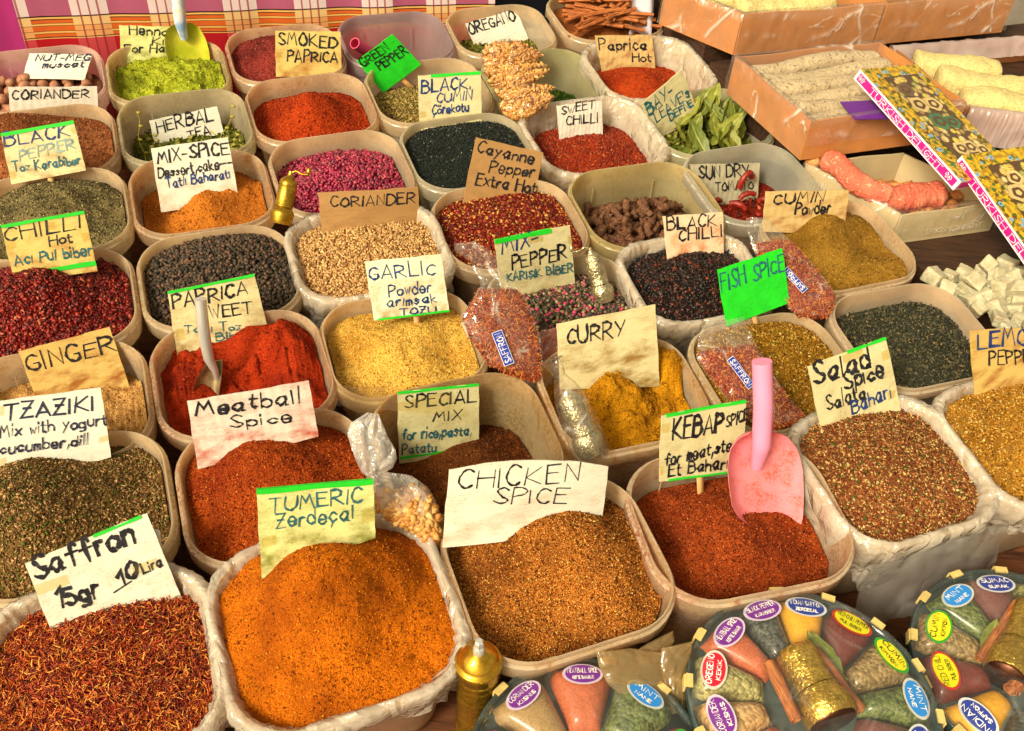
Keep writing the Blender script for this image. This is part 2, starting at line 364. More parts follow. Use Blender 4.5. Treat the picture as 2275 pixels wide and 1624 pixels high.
# ---------------------------------------------------------------- grains
def _ico(sub):
    import bmesh
    b = bmesh.new(); bmesh.ops.create_icosphere(b, subdivisions=sub, radius=1.0)
    v = np.array([x.co[:] for x in b.verts]); f = np.array([[x.index for x in q.verts] for q in b.faces]); b.free(); return v, f
def base_grain(kind, k):
    r = np.random.default_rng(100 + k)
    if kind == 'ball': v, f = _ico(2); v = v * (1 + .08 * r.normal(size=(len(v), 1)))
    elif kind == 'bead': v, f = _ico(1); v = v * (1 + .10 * r.normal(size=(len(v), 1)))
    elif kind == 'seed': v, f = _ico(1); v = v * np.array([1.0, .42, .36]); v[:, 2] += .18 * v[:, 0] ** 2 * r.choice([-1, 1])
    elif kind == 'crumb':
        v = np.array([[1, 1, 1], [1, -1, -1], [-1, 1, -1], [-1, -1, 1.]]) * .7 + .25 * r.normal(size=(4, 3))
        f = np.array([[0, 1, 2], [0, 3, 1], [0, 2, 3], [1, 3, 2]])
    elif kind == 'flake':
        n = 6; a = np.linspace(0, 2 * np.pi, n, endpoint=False); rr = 1 + .3 * r.normal(size=n)
        v = np.c_[np.cos(a) * rr, np.sin(a) * rr * .75, .25 * r.normal(size=n)]; v = np.r_[v, [[0, 0, .25]], [[0, 0, -.12]]]
        f = np.array([[i, (i + 1) % n, n] for i in range(n)] + [[(i + 1) % n, i, n + 1] for i in range(n)])
    elif kind == 'thread':
        t = np.linspace(-1, 1, 5); c1, c2, tw = r.normal(size=3); P = np.c_[t, .25 * c1 * t ** 2 + .12 * c2 * t ** 3, .22 * tw * t ** 2]
        w = np.array([.5, .9, 1, .9, .4]) * .125; v = []
        for i in range(5):
            for q in (0, 2.1, 4.2): v.append(P[i] + w[i] * np.array([0, math.cos(q), math.sin(q)]))
        v = np.array(v); f = []
        for i in range(4):
            for j in range(3): a, b = i * 3 + j, i * 3 + (j + 1) % 3; f += [[a, b, b + 3], [a, b + 3, a + 3]]
        f = np.array(f)
    return v, f
_BG = {}
def scatter(pos, nrm, kind, size, var=.25, tilt=.5, rng=None, nb=4):
    """a cloud of grains as one triangle soup: returns verts, faces"""
    rng = rng or RNG; n = len(pos); VV, FF = [], []; off = 0; pick = rng.integers(0, nb, n)
    for k in range(nb):
        if (kind, k) not in _BG: _BG[kind, k] = base_grain(kind, k)
        v, f = _BG[kind, k]; I = np.where(pick == k)[0]; m = len(I)
        if not m: continue
        z = norm(nrm[I] + tilt * rng.normal(size=(m, 3))); h = rng.normal(size=(m, 3)); x = norm(np.cross(z, h)); y = np.cross(z, x)
        s = size * np.exp(var * rng.normal(size=(m, 1, 1)).clip(-2, 2))
        Q = (v[None, :, 0:1] * x[:, None] + v[None, :, 1:2] * y[:, None] + v[None, :, 2:3] * z[:, None]) * s + pos[I][:, None]
        VV.append(Q.reshape(-1, 3)); FF.append((f[None] + (np.arange(m) * len(v))[:, None, None]).reshape(-1, 3) + off); off += m * len(v)
    return np.concatenate(VV), np.concatenate(FF)
def inside(t, x, y, ins):
    a, b, r = t.w / 2 - ins, t.d / 2 - ins, t.r - ins
    qx, qy = np.maximum(np.abs(x) - (a - r), 0), np.maximum(np.abs(y) - (b - r), 0)
    return (np.abs(x) < a) & (np.abs(y) < b) & (qx ** 2 + qy ** 2 < r ** 2)
def surf(t, n, rng, jit=0., bias=None):
    X, Y = [], []; got = 0
    while got < n:
        x = rng.uniform(-t.w / 2, t.w / 2, n * 2); y = rng.uniform(-t.d / 2, t.d / 2, n * 2)
        z = t.H(x, y); k = inside(t, x, y, t.wall(z) + .0015); x, y = x[k], y[k]; X.append(x); Y.append(y); got += len(x)
    x, y = np.concatenate(X)[:n], np.concatenate(Y)[:n]; z = t.H(x, y); e = .003
    nx = -(t.H(x + e, y) - z) / e; ny = -(t.H(x, y + e) - z) / e
    nr = norm(nx[:, None] * t.U + ny[:, None] * t.V + t.N)
    return t.P(x, y, z + jit * rng.uniform(-1, 1, n)), nr
def make_heap(t, label, h, mat, grains, cat='spice heap', part='mound', gname='grains', nr=None):
    """grains: list of (kind, size, count, material, tilt, lift, size variation)"""
    t.heap = h
    near = t.key[1] >= 4
    na, nrg = (128, 96) if near else (72, 56)
    q0 = rsq(1, 1, .28, max(9, na // 4))
    ux, uy = q0[:, 0], q0[:, 1]
    R = []
    edge = None
    bx, by = ux * (t.w - .03), uy * (t.d - .03)
    for _ in range(3):
        z = t.H(bx, by); ins = t.wall(np.minimum(z, 0)) + .0006
        qq = np.stack([ux * (t.w - 2 * ins), uy * (t.d - 2 * ins)]); bx, by = qq
    for k in np.linspace(0, 1, nrg) ** .85:
        x, y = bx * k, by * k; R.append(t.P(x, y, t.H(x, y)))
    zb = np.full(len(bx), -.186); s = (t.w - 2 * .034) / (t.w - 2 * .0125)
    zm = np.minimum(t.H(bx, by) - .01, -.06)
    R.append(t.P(ux * (t.w - 2 * (t.wall(zm) + .0008)), uy * (t.d - 2 * (t.wall(zm) + .0008)), zm))
    R.append(t.P(ux * (t.w - .072), uy * (t.d - .072), zb))
    m = MB(); m.grid(np.array(R), 0, True)
    o = empty('spice_heap', t.P(0, 0, -.15), label, cat, 'spices heaped in the tubs')
    build(part, m, mat, o)
    rng = np.random.default_rng(t.key[0] * 100 + t.key[1] + 5)
    for gi, g in enumerate(grains):
        kind, size, count, gm, tilt, lift, var = g[:7]
        p, n = surf(t, count, rng); p = p + n * lift * size * rng.uniform(.3, 1.3, (len(p), 1))
        if kind in ('ball', 'bead', 'seed') and count > 800:      # second layer so that no gaps look flat
            p = p + n * (size * .5) * (rng.random((len(p), 1)) < .35)
        v, f = scatter(p, n, kind, size, var, tilt, rng)
        ob = build(g[7] if len(g) > 7 else gname, None, gm, o, verts=v, faces=f, smooth=kind not in ('flake', 'crumb')); ob['kind'] = 'stuff'
    return o
def make_liner(t, label, drop=.075, inner=.06, seed=0, front_only=False, milk=.5, low=None):
    n = 40; ring0 = rsq(1, 1, .28, 30); m = MB(); rng = np.random.default_rng(seed)
    a = np.arctan2(ring0[:, 1], ring0[:, 0]); s = np.cumsum(np.r_[0, np.hypot(*np.diff(ring0, axis=0).T)])
    per = s[-1]
    def nz(f, k): return vnoise(s * f, s * 0 + k, seed) + .9 * vnoise(s * f * 2.3, s * 0 + k + 3.3, seed)
    dl = drop * (1 + .35 * nz(6, 1) * 2)
    if low is not None: dl = dl * np.clip(1 + low[0] * ring0[:, 0] * 2 + low[1] * ring0[:, 1] * 2, .25, 2.5)
    prof = [(.026 + 0 * s, -inner + 0 * s), (.019 + .004 * nz(30, 2), -inner * .5 + 0 * s), (.0135 + .004 * nz(34, 3), -.012 + .003 * nz(20, 4)),
            (.009 + .003 * nz(40, 5), -.001 + .003 * nz(30, 5)), (.004 + .002 * nz(40, 6), .0042 + .002 * nz(36, 6)), (-.002 + .003 * nz(40, 7), .0005 + .002 * nz(30, 7)),
            (-.0045 + .004 * nz(34, 8), -.010 + 0 * s), (-.003 + .006 * nz(30, 9), -.3 * dl - .006), (.002 + .007 * nz(28, 9), -.65 * dl - .006), (.004 + .011 * nz(26, 10), -dl - .006)]
    R = [t.P(ring0[:, 0] * (t.w - 2 * i), ring0[:, 1] * (t.d - 2 * i), z) for i, z in prof]
    m.grid(np.array(R)[::-1], 0, True)
    if 'liner' not in MATS: MATS['liner'] = film('liner film', (.98, .95, .90), .5, .14, 60, .9, (.96, .88, .76), 1.1)
    o = build('plastic_liner', m, MATS['liner']); tag(o, label, 'plastic liner', 'plastic liners folded over tub rims'); return o

def C(*rgb): return lin(*rgb)
K = lambda *s: [(p, lin(*c)) for p, c in s]
PEP = grainmat('peppercorn', K((0, (32, 27, 22)), (.5, (66, 54, 42)), (.8, (96, 78, 60)), (.97, (120, 80, 60))), .7, .3, .5)
MIXP = grainmat('mixed peppercorns', K((0, (38, 33, 26)), (.35, (70, 60, 48)), (.55, (120, 100, 70)), (.68, (168, 148, 104)), (.78, (66, 54, 44)), (.86, (60, 45, 38)), (.9, (196, 60, 100)), (1, (210, 70, 110))), .5, .4, .35)
PINK = grainmat('pink peppercorn', K((0, (86, 14, 38)), (.4, (140, 22, 58)), (.8, (176, 40, 78)), (.93, (196, 80, 90)), (1, (70, 22, 30))), .38, .5, .4)
CORI = grainmat('coriander seed', K((0, (140, 96, 50)), (.5, (196, 148, 90)), (1, (232, 190, 130))), .75, .25, .45)
CHIL = grainmat('chilli flake', K((0, (62, 6, 6)), (.4, (120, 14, 10)), (.75, (156, 28, 16)), (.93, (186, 66, 40)), (1, (206, 120, 80))), .5, .45, .4)
CAYE = grainmat('cayenne flake', K((0, (74, 14, 6)), (.4, (132, 28, 10)), (.74, (160, 48, 16)), (.8, (196, 112, 44)), (1, (232, 180, 90))), .55, .4, .3)
SWCH = grainmat('sweet chilli flake', K((0, (96, 22, 6)), (.5, (156, 44, 12)), (.9, (184, 72, 24)), (1, (206, 120, 60))), .6, .4, .3)
SAFF = grainmat('saffron thread', K((0, (80, 14, 8)), (.3, (134, 30, 12)), (.52, (176, 58, 18)), (.74, (214, 110, 34)), (1, (240, 170, 76))), .55, .4, .2)
BCHI = grainmat('black chilli flake', K((0, (14, 10, 9)), (.6, (34, 22, 17)), (.85, (66, 30, 18)), (.95, (140, 52, 22)), (1, (120, 110, 110))), .45, .5, .3)
CUMB = grainmat('black cumin seed', K((0, (12, 17, 15)), (.7, (28, 36, 31)), (.96, (48, 58, 50)), (1, (150, 140, 120))), .5, .4, .3)
DILL = grainmat('dark green seed', K((0, (30, 31, 22)), (.5, (58, 58, 42)), (.85, (88, 84, 58)), (1, (130, 106, 70))), .7, .3, .4)
SALA = grainmat('salad spice crumb', K((0, (86, 38, 20)), (.35, (140, 70, 36)), (.55, (166, 104, 52)), (.75, (210, 166, 96)), (.86, (226, 190, 128)), (.9, (90, 100, 34)), (1, (60, 74, 24))), .8, .2, .3)
TZAZ = grainmat('tzaziki crumb', K((0, (66, 46, 24)), (.3, (120, 86, 46)), (.6, (170, 128, 78)), (.8, (206, 164, 112)), (.86, (96, 106, 34)), (1, (70, 92, 26))), .85, .2, .3)
FISH = grainmat('fish spice crumb', K((0, (96, 58, 10)), (.4, (154, 104, 20)), (.7, (190, 138, 36)), (.88, (222, 180, 90)), (1, (110, 106, 30))), .85, .2, .3)
LEMO = grainmat('lemon pepper crumb', K((0, (110, 66, 14)), (.4, (176, 118, 28)), (.75, (206, 152, 54)), (.93, (232, 196, 116)), (1, (80, 70, 30))), .85, .2, .3)
GREN = grainmat('dried herb crumb', K((0, (50, 58, 14)), (.5, (104, 108, 36)), (1, (160, 150, 70))), .85, .2, .3)
DLGR = grainmat('dill leaf crumb', K((0, (30, 52, 14)), (.6, (66, 98, 28)), (1, (108, 134, 50))), .85, .2, .3)
GPEP = grainmat('green pepper seed', K((0, (74, 62, 28)), (.5, (134, 112, 56)), (.9, (178, 148, 78)), (1, (200, 180, 110))), .7, .3, .4)
def crumbs(name, c0, c1, c2): return grainmat(name + ' crumb', [(0, tuple(x * .6 for x in c0)), (.35, c0), (.7, c1), (.9, c2), (1, tuple(min(.9, x * 1.5 + .02) for x in c2))], .9, .15, .25)

# key: tub contents, in rows from the cloth at the back to the street
D = {}
def T(key, word, h, cols, grains, stain, amount=.5, pk=None, clear=.2, tint=TINT, tl=None, hl=None, gname='crumbs'):
    D[key] = dict(word=word, h=h, cols=cols, grains=grains, stain=stain, amount=amount, pk=pk or {}, clear=clear, tint=tint, tl=tl, hl=hl, gname=gname)
T((0, 1), 'brown ground coriander', dict(e=.03, b=[(-.45, .15, .75, .075)], amp=.003), [(112, 58, 28), (156, 92, 52), (196, 132, 84)], 5000, (180, 120, 60), hl='steep mound of brown ground coriander in front of a white corrugated card')
T((0, 2), 'ground black pepper', dict(e=.03, b=[(-.05, .25, .6, .05)], amp=.008), [(64, 58, 40), (124, 110, 72), (172, 152, 100)], 6000, (170, 140, 70), hl='grey-olive heap of ground black pepper with a pale top')
T((0, 3), 'red chilli flakes', dict(e=.03, b=[(-.2, .2, .7, .062)], amp=.006), [(70, 8, 6), (110, 14, 10), (140, 26, 16)], [('flake', .0027, 5600, CHIL, .5, .3, .35)], (150, 60, 40), .3, gname='flakes', hl='dark red heap of glossy chilli flakes')
T((0, 4), 'beige ground ginger', dict(e=.055, b=[(-.2, -.3, .8, .02)], amp=.006, clod=.009), [(140, 92, 40), (196, 146, 82), (226, 182, 120)], 5000, (206, 160, 90), .8, hl='lumpy beige heap of ground ginger with a green fleck')
T((0, 5), 'tzaziki herb mix', dict(e=.03, b=[(-.4, .1, .8, .075)], amp=.007, f=14), [(78, 54, 26), (136, 100, 52), (186, 146, 92)], [('flake', .0017, 12000, TZAZ, .8, .3, .35)], (170, 140, 80), .3, gname='crumbs', hl='olive-brown heap of tzaziki mix flecked with green herbs')
T((0, 6), 'saffron threads', dict(e=.03, b=[(0, .0, .9, .028)], amp=.005), [(60, 12, 6), (104, 24, 8), (140, 50, 14)], [('thread', .0056, 11000, SAFF, .45, .6, .25)], (190, 120, 60), .2, gname='threads', hl='bed of dark red saffron threads tipped with orange')
T((1, 0), 'green henna powder', dict(e=.036, b=[(.1, .15, .6, .016)], amp=.010, clod=.014), [(98, 104, 14), (160, 168, 34), (196, 200, 76)], 3500, (176, 170, 50), .8, hl='clumpy lime green heap of henna powder under a dusty scoop')
T((1, 1), 'dried green herbal tea', dict(e=.078, b=[(0, 0, .9, .01)], amp=.008), [(50, 56, 14), (104, 110, 36), (150, 150, 60)], [('flake', .004, 900, GREN, 1.2, .6, .5)], (120, 120, 60), .3, tint=(0.84, 0.75, 0.54), gname='leaves', hl='low layer of dried green herbal tea leaves deep in its tub')
T((1, 2), 'orange-brown dessert spice', dict(e=.052, b=[(.25, .2, .5, .030), (-.2, -.1, .3, .012)], amp=.014, f=20), [(140, 74, 22), (196, 112, 32), (220, 140, 50)], 2500, (214, 140, 60), .8, hl='smooth orange-brown heap of mixed dessert spice behind a brass grinder')
T((1, 3), 'black peppercorns', dict(e=.028, b=[(.05, .25, .8, .036)], amp=.003), [(30, 25, 20), (50, 42, 34), (70, 58, 46)], [('ball', .0026, 3300, PEP, 1, .4, .12)], (190, 150, 80), .3, gname='peppercorns', hl='heap of whole black peppercorns')
T((1, 4), 'red sweet paprika', dict(e=.036, b=[(.45, .45, .42, .046), (-.5, .2, .35, .020), (.05, -.05, .34, -.024), (.5, -.3, .3, .014)], amp=.018, clod=.016, f=22), [(104, 20, 5), (170, 46, 12), (200, 76, 24)], 3500, (200, 90, 40), .6, hl='rough brick red heap of sweet paprika dug by a metal scoop')
T((1, 5), 'orange-red meatball spice', dict(e=.032, b=[(-.18, .3, .6, .058), (.2, -.2, .6, .018)], amp=.010, f=17), [(106, 26, 6), (166, 64, 14), (204, 112, 38)], 9000, (206, 120, 40), .6, hl='orange-red heap of meatball spice')
T((1, 6), 'orange turmeric', dict(e=.024, b=[(-.10, .30, .58, .074), (.1, -.15, .8, .038), (.6, .3, .3, .012), (.5, -.5, .3, -.010), (.35, .1, .2, -.008)], amp=.013, f=13, fine=.0022), [(138, 62, 3), (204, 104, 6), (230, 136, 22)], 6500, (226, 150, 50), .4, hl='big smooth dome of bright orange turmeric')
T((2, 0), 'dark smoked paprika', dict(e=.03, b=[(.05, .1, .7, .05)], amp=.003), [(78, 22, 20), (132, 44, 38), (168, 80, 66)], 3500, (190, 100, 70), .4, hl='dark maroon heap of smoked paprika')
T((2, 1), 'vermilion paprika', dict(e=.045, b=[(0, .1, .55, .062)], amp=.004), [(118, 26, 5), (170, 54, 12), (198, 86, 28)], 5000, (214, 140, 80), .6, hl='cone of vermilion paprika under the yellowed smoked paprika card')
T((2, 2), 'pink peppercorns', dict(e=.05, b=[(0, .1, .8, .034)], amp=.003), [(70, 10, 30), (110, 16, 44), (140, 30, 60)], [('ball', .0030, 2500, PINK, 1, .4, .12)], (190, 150, 120), .3, gname='peppercorns', hl='heap of shiny pink peppercorns')
T((2, 3), 'whole coriander seeds', dict(e=.024, b=[(0, .1, .9, .022)], amp=.003), [(90, 60, 30), (140, 98, 54), (170, 124, 72)], [('bead', .0021, 5600, CORI, 1, .4, .12)], (200, 160, 110), .3, gname='seeds', hl='heap of round tan coriander seeds')
T((2, 4), 'yellow garlic powder', dict(e=.032, b=[(-.05, .1, .6, .034), (.5, -.2, .3, -.010)], amp=.012, f=15), [(176, 120, 34), (226, 178, 78), (244, 208, 112)], 9000, (226, 180, 90), .6, hl='golden heap of grainy garlic powder')
T((2, 5), 'brown special mix', dict(e=.105, b=[(.25, .0, .5, .05)], amp=.004), [(60, 28, 8), (112, 58, 20), (156, 92, 40)], 7000, (190, 150, 70), .9, tint=(0.84, 0.64, 0.37), hl='brown heap of rice and pasta spice sunk deep in its tub')
T((2, 6), 'golden-brown chicken spice', dict(e=.038, b=[(-.05, .42, .6, .060), (.45, .0, .5, .034), (-.05, -.22, .34, -.020), (.25, -.5, .4, .012)], amp=.009, f=15), [(92, 44, 10), (172, 96, 26), (230, 168, 86)], 19000, (220, 160, 80), .5, hl='golden-brown heap of coarse chicken spice with a dent in its top')
T((3, 1), 'green pepper seeds', dict(e=.06, b=[(0, 0, .8, .02)], amp=.003), [(70, 58, 26), (118, 98, 48), (160, 134, 72)], [('bead', .0022, 3000, GPEP, 1, .4, .15)], (180, 160, 110), .3, gname='seeds', hl='speckled olive heap of green pepper seeds')
T((3, 2), 'black cumin seeds', dict(e=.024, b=[(.1, .1, .85, .028)], amp=.003), [(16, 20, 18), (26, 32, 28), (40, 48, 42)], [('seed', .0020, 4500, CUMB, .8, .4, .15)], (170, 170, 150), .2, tint=(0.86, 0.78, 0.60), gname='seeds', hl='near-black heap of black cumin seeds')
T((3, 3), 'cayenne chilli flakes with seeds', dict(e=.028, b=[(0, .2, .8, .022)], amp=.003), [(70, 14, 6), (120, 26, 10), (150, 44, 16)], [('flake', .0026, 4800, CAYE, .6, .3, .3)], (200, 150, 90), .4, gname='flakes', hl='red-brown heap of cayenne flakes dotted with pale seeds')
T((3, 4), 'mixed peppercorns', dict(e=.045, b=[(0, 0, .9, .02)], amp=.003), [(34, 28, 22), (60, 50, 38), (84, 70, 52)], [('ball', .0028, 2600, MIXP, 1, .4, .14)], (190, 170, 130), .3, tint=(0.89, 0.77, 0.58), gname='peppercorns', hl='heap of mixed black, white and pink peppercorns')
T((3, 5), 'mustard yellow curry', dict(e=.052, b=[(-.12, .15, .48, .062), (.75, .5, .38, .055), (.42, .3, .2, -.026)], amp=.010, clod=.018), [(134, 84, 4), (196, 132, 12), (222, 160, 30)], 6000, (214, 150, 40), .7, hl='crumbly mustard yellow heap of curry')
T((3, 6), 'rust red kebap spice', dict(e=.07, b=[(-.1, .2, .6, .032), (.3, -.4, .5, .008)], amp=.008), [(92, 28, 6), (150, 58, 16), (190, 102, 46)], 11000, (206, 110, 60), .6, hl='rust red heap of kebap spice around a pink scoop')
T((4, 0), 'green oregano', dict(e=.075, b=[], amp=.006), [(60, 62, 14), (118, 118, 38), (160, 150, 60)], [('flake', .0028, 1500, GREN, 1, .4, .4)], (190, 170, 120), .3, gname='leaves', hl='shallow bed of green dried oregano')
T((4, 1), 'green dill', dict(e=.10, b=[(.2, 0, .8, .015)], amp=.004), [(30, 50, 14), (62, 94, 28), (100, 130, 50)], [('flake', .0026, 2600, DLGR, 1, .4, .4)], (170, 170, 110), .3, tint=(0.75, 0.71, 0.44), gname='leaves', hl='bright green bed of dried dill leaves')
T((4, 2), 'sweet chilli flakes', dict(e=.062, b=[(0, .15, .8, .026)], amp=.003), [(96, 22, 6), (150, 42, 12), (176, 66, 24)], [('flake', .0021, 5200, SWCH, .6, .3, .3)], (200, 130, 80), .3, gname='flakes', hl='orange-red heap of sweet chilli flakes')
T((4, 3), 'dried brown roots', dict(e=.085, b=[(0, .0, .8, .02)], amp=.006), [(60, 36, 24), (96, 62, 44), (130, 88, 62)], 1500, (190, 170, 60), .4, tint=(0.86, 0.73, 0.42), hl='brown dust and crumbs under knobbly dried roots')
T((4, 4), 'black chilli flakes', dict(e=.03, b=[(.1, .1, .8, .038)], amp=.003), [(16, 11, 9), (34, 22, 16), (58, 32, 20)], [('flake', .0026, 5200, BCHI, .6, .3, .4)], (190, 120, 80), .3, gname='flakes', hl='black heap of dark chilli flakes with rusty specks')
T((4, 5), 'golden fish spice', dict(e=.024, b=[(-.1, .2, .8, .04)], amp=.003), [(96, 60, 10), (154, 106, 22), (196, 146, 44)], [('flake', .0016, 9000, FISH, .9, .3, .4)], (200, 160, 80), .4, hl='golden olive heap of coarse fish spice')
T((4, 6), 'salad spice', dict(e=.022, b=[(-.1, .1, .85, .034)], amp=.003), [(90, 42, 22), (144, 78, 40), (190, 130, 70)], [('flake', .0016, 13000, SALA, .8, .3, .4)], (200, 150, 110), .3, hl='reddish-brown heap of salad spice mixed with pale seeds and green bits')
T((5, 1), 'hot paprika', dict(e=.062, b=[(-.15, .05, .6, .04)], amp=.005), [(120, 30, 5), (168, 56, 14), (194, 84, 30)], 2500, (220, 160, 90), .6, tint=(0.94, 0.80, 0.47), hl='small orange-red heap of hot paprika beneath a corrugated card')
T((5, 3), 'sun dried tomato crumbs', dict(e=.085, b=[], amp=.005), [(90, 20, 8), (140, 36, 16), (170, 60, 30)], [('flake', .004, 500, CHIL, 1, .5, .4)], (200, 140, 110), .2, clear=.34, tint=(0.84, 0.82, 0.72), hl='thin layer of red tomato crumbs at the foot of the grey corrugated card')
T((5, 4), 'olive brown cumin powder', dict(e=.024, b=[(-.1, .35, .55, .046), (.4, -.1, .35, -.012), (.1, -.5, .5, .012)], amp=.009, f=16), [(100, 68, 14), (152, 110, 34), (184, 142, 62)], 6000, (206, 160, 90), .5, hl='olive-brown heap of ground cumin')
T((5, 5), 'dark green tea-like seeds', dict(e=.042, b=[(.15, .05, .8, .018)], amp=.003), [(34, 34, 24), (58, 58, 42), (86, 82, 58)], [('seed', .0032, 3600, DILL, .8, .5, .2)], (190, 170, 150), .2, tint=(0.94, 0.78, 0.58), gname='seeds', hl='dark grey-green heap of slender dried seeds')
T((5, 6), 'lemon pepper', dict(e=.022, b=[(0, .1, .8, .03)], amp=.003), [(110, 68, 16), (172, 118, 34), (214, 166, 70)], [('flake', .0016, 8000, LEMO, .8, .3, .4)], (206, 170, 90), .4, hl='yellow-ochre heap of grainy lemon pepper')
T((0, 0), 'nutmeg dust', dict(e=.055, b=[], amp=.003), [(70, 40, 28), (110, 66, 46), (150, 100, 74)], 800, (170, 140, 150), .2, tint=(0.94, 0.76, 0.68), hl='dusty floor of nutmeg crumbs under whole nutmegs')
T((5, 2), 'bay leaf crumbs', dict(e=.065, b=[(0, 0, .8, .02)], amp=.005), [(50, 60, 12), (98, 110, 30), (136, 140, 56)], [('flake', .006, 350, GREN, 1, .5, .4)], (160, 170, 120), .3, tint=(0.86, 0.80, 0.58), hl='bed of broken bay leaves under the whole leaves')
T((5, 0), 'cinnamon chips', dict(e=.04, b=[(0, 0, .8, .03)], amp=.006), [(100, 50, 20), (140, 78, 36), (170, 104, 54)], 800, (170, 140, 90), .2, hl='cinnamon chips under the heaped cinnamon sticks')
TUB_LABEL = {(3, 0): 'empty milky plastic tub against the plaid cloth with a pink scoop handle in it'}
for key, d in D.items():
    t = TUB[key]; cols = [C(*c) for c in d['cols']]
    make_tub(t, d['tl'] or 'milky plastic tub holding the ' + d['word'], tuple(c * .8 for c in C(*d['stain'])), min(1, d['amount'] * 1.15), d['clear'] + .10, d['tint'])
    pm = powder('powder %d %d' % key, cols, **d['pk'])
    g = d['grains']
    if isinstance(g, int):
        g = [('crumb', .00085 if key[1] > 3 else .0011, g, crumbs('powder %d %d' % key, *cols), 1, .35, .35)]
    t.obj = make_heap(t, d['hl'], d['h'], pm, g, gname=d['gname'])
t = TUB[3, 0]; t.heap = dict(e=.19, amp=.0)
make_tub(t, TUB_LABEL[3, 0], C(200, 150, 150), .3, .42, (.70, .60, .62))
for key, lab, kw in (((2, 3), 'crinkled plastic liner folded over the tub of whole coriander seeds', dict(drop=.055)),
                     ((0, 6), 'crinkled white plastic liner around the saffron threads', dict(drop=.07, inner=.07)),
                     ((1, 6), 'crinkled plastic liner taped over the turmeric tub rim', dict(drop=.05)),
                     ((4, 2), 'loose shiny plastic liner in the sweet chilli tub', dict(drop=.06, inner=.07)),
                     ((4, 4), 'torn plastic liner over the black chilli tub rim', dict(drop=.07)),
                     ((4, 6), 'baggy plastic liner hanging over the salad spice tub', dict(drop=.09)),
                     ((5, 6), 'plastic liner over the lemon pepper tub rim', dict(drop=.07)),
                     ((5, 1), 'yellowed plastic liner in the hot paprika tub', dict(drop=.05, inner=.07))):
    make_liner(TUB[key], lab, seed=key[0] * 7 + key[1], **kw)

# ================================================================== table and ground
def ground_sheet(name, z, half, col, var=.15, scale=12):
    m = MB(); m.add([(-half, -half, z), (half, -half, z), (half, half, z), (-half, half, z)], [(0, 1, 2, 3)])
    o = build(name, m, plain(name, col, .85, var=var, scale=scale)); tag(o, kind='structure'); return o
ground_sheet('ground', -.80, 150, C(120, 110, 98))

# ================================================================== handwriting
GLYPH = {
 'A': '02 39 62|14 54', 'B': '02 09|~09 39 57 46 06|~06 46 64 42 02', 'C': '~58 39 18 05 13 32 53', 'D': '02 09|~09 39 67 64 32 02', 'E': '59 09 02 52|06 46',
 'F': '59 09 02|06 46', 'G': '~58 39 18 05 13 32 53 55|55 35', 'H': '02 09|62 69|06 66', 'I': '02 09', 'J': '~39 33 22 03', 'K': '02 09|59 05 62', 'L': '09 02 52',
 'M': '02 19 35 59 72', 'N': '02 09 52 59', 'O': '~39 17 04 22 42 64 57 39', 'P': '02 09|~09 39 58 57 46 05', 'R': '02 09|~09 39 58 57 46 05|25 62',
 'S': '~58 39 18 17 35 54 53 32 03', 'T': '09 69|39 32', 'U': '~09 04 22 42 64 69', 'V': '09 32 69', 'W': '09 22 37 52 79', 'X': '02 59|09 52', 'Y': '09 35|69 22', 'Z': '09 59 02 52|16 46',
 'a': '~46 26 04 13 22 44 46|46 42 52', 'b': '09 02|~05 26 45 43 22 03', 'c': '~45 26 04 13 22 43', 'd': '~44 26 05 03 22 43|49 42', 'e': '~04 44 36 16 04 12 32 43',
 'f': '~48 39 28 22|06 46', 'g': '~44 26 05 03 22 43|~46 41 20 00', 'h': '09 02|~05 26 45 42', 'i': '06 02|08 09', '\u0131': '06 02', 'j': '~26 21 00', 'k': '09 02|36 04 42',
 'l': '09 02', 'm': '02 06|~05 16 25 22|~25 36 45 42', 'n': '02 06|~05 26 45 42', 'o': '~26 05 03 22 43 45 26', 'p': '06 00|~05 26 45 43 22 03', 'q': '~44 26 05 03 22 43|46 40 51',
 'r': '02 06|~04 16 36', 's': '~45 26 15 34 33 22 03', 't': '~18 13 22 32|06 36', 'u': '~06 03 22 43|46 42', 'v': '06 22 46', 'w': '06 12 25 32 46', 'x': '02 46|06 42',
 'y': '06 23|46 00', 'z': '06 46 02 42', '0': '~29 07 04 22 44 47 29', '1': '07 29 22', '5': '49 09 06|~06 36 54 32 03', ',': '13 00', '-': '05 35', "'": '09 07', '.': '02 03',
 '\u00c7': '~58 39 18 05 13 32 53|32 20', '\u00e7': '~45 26 04 13 22 43|22 10', '\u00f6': '~26 05 03 22 43 45 26|18 19|38 39', '\u015e': '~58 39 18 17 35 54 53 32 03|32 20',
 '\u0130': '02 09|0a 0b', ' ': '', '_': '02 42'}
def _pts(st):
    sm = st.startswith('~'); P = np.array([[int(c[0], 16), int(c[1], 16)] for c in st.lstrip('~').split()], float)
    if sm and len(P) > 2:
        Q = np.r_[P[:1] * 2 - P[1:2], P, P[-1:] * 2 - P[-2:-1]]; R = []
        for i in range(1, len(Q) - 2):
            for t in np.linspace(0, 1, 5, endpoint=False):
                a, b, c, d = Q[i - 1:i + 3]
                R.append(.5 * ((2 * b) + (c - a) * t + (2 * a - 5 * b + 4 * c - d) * t * t + (3 * b - a - 3 * c + d) * t ** 3))
        R.append(P[-1]); return np.array(R)
    return P
def glyph_width(ch):
    if ch == ' ': return 2.5
    return max(max(int(c[0], 16) for st in GLYPH[ch].split('|') for c in st.lstrip('~').split()), .6)
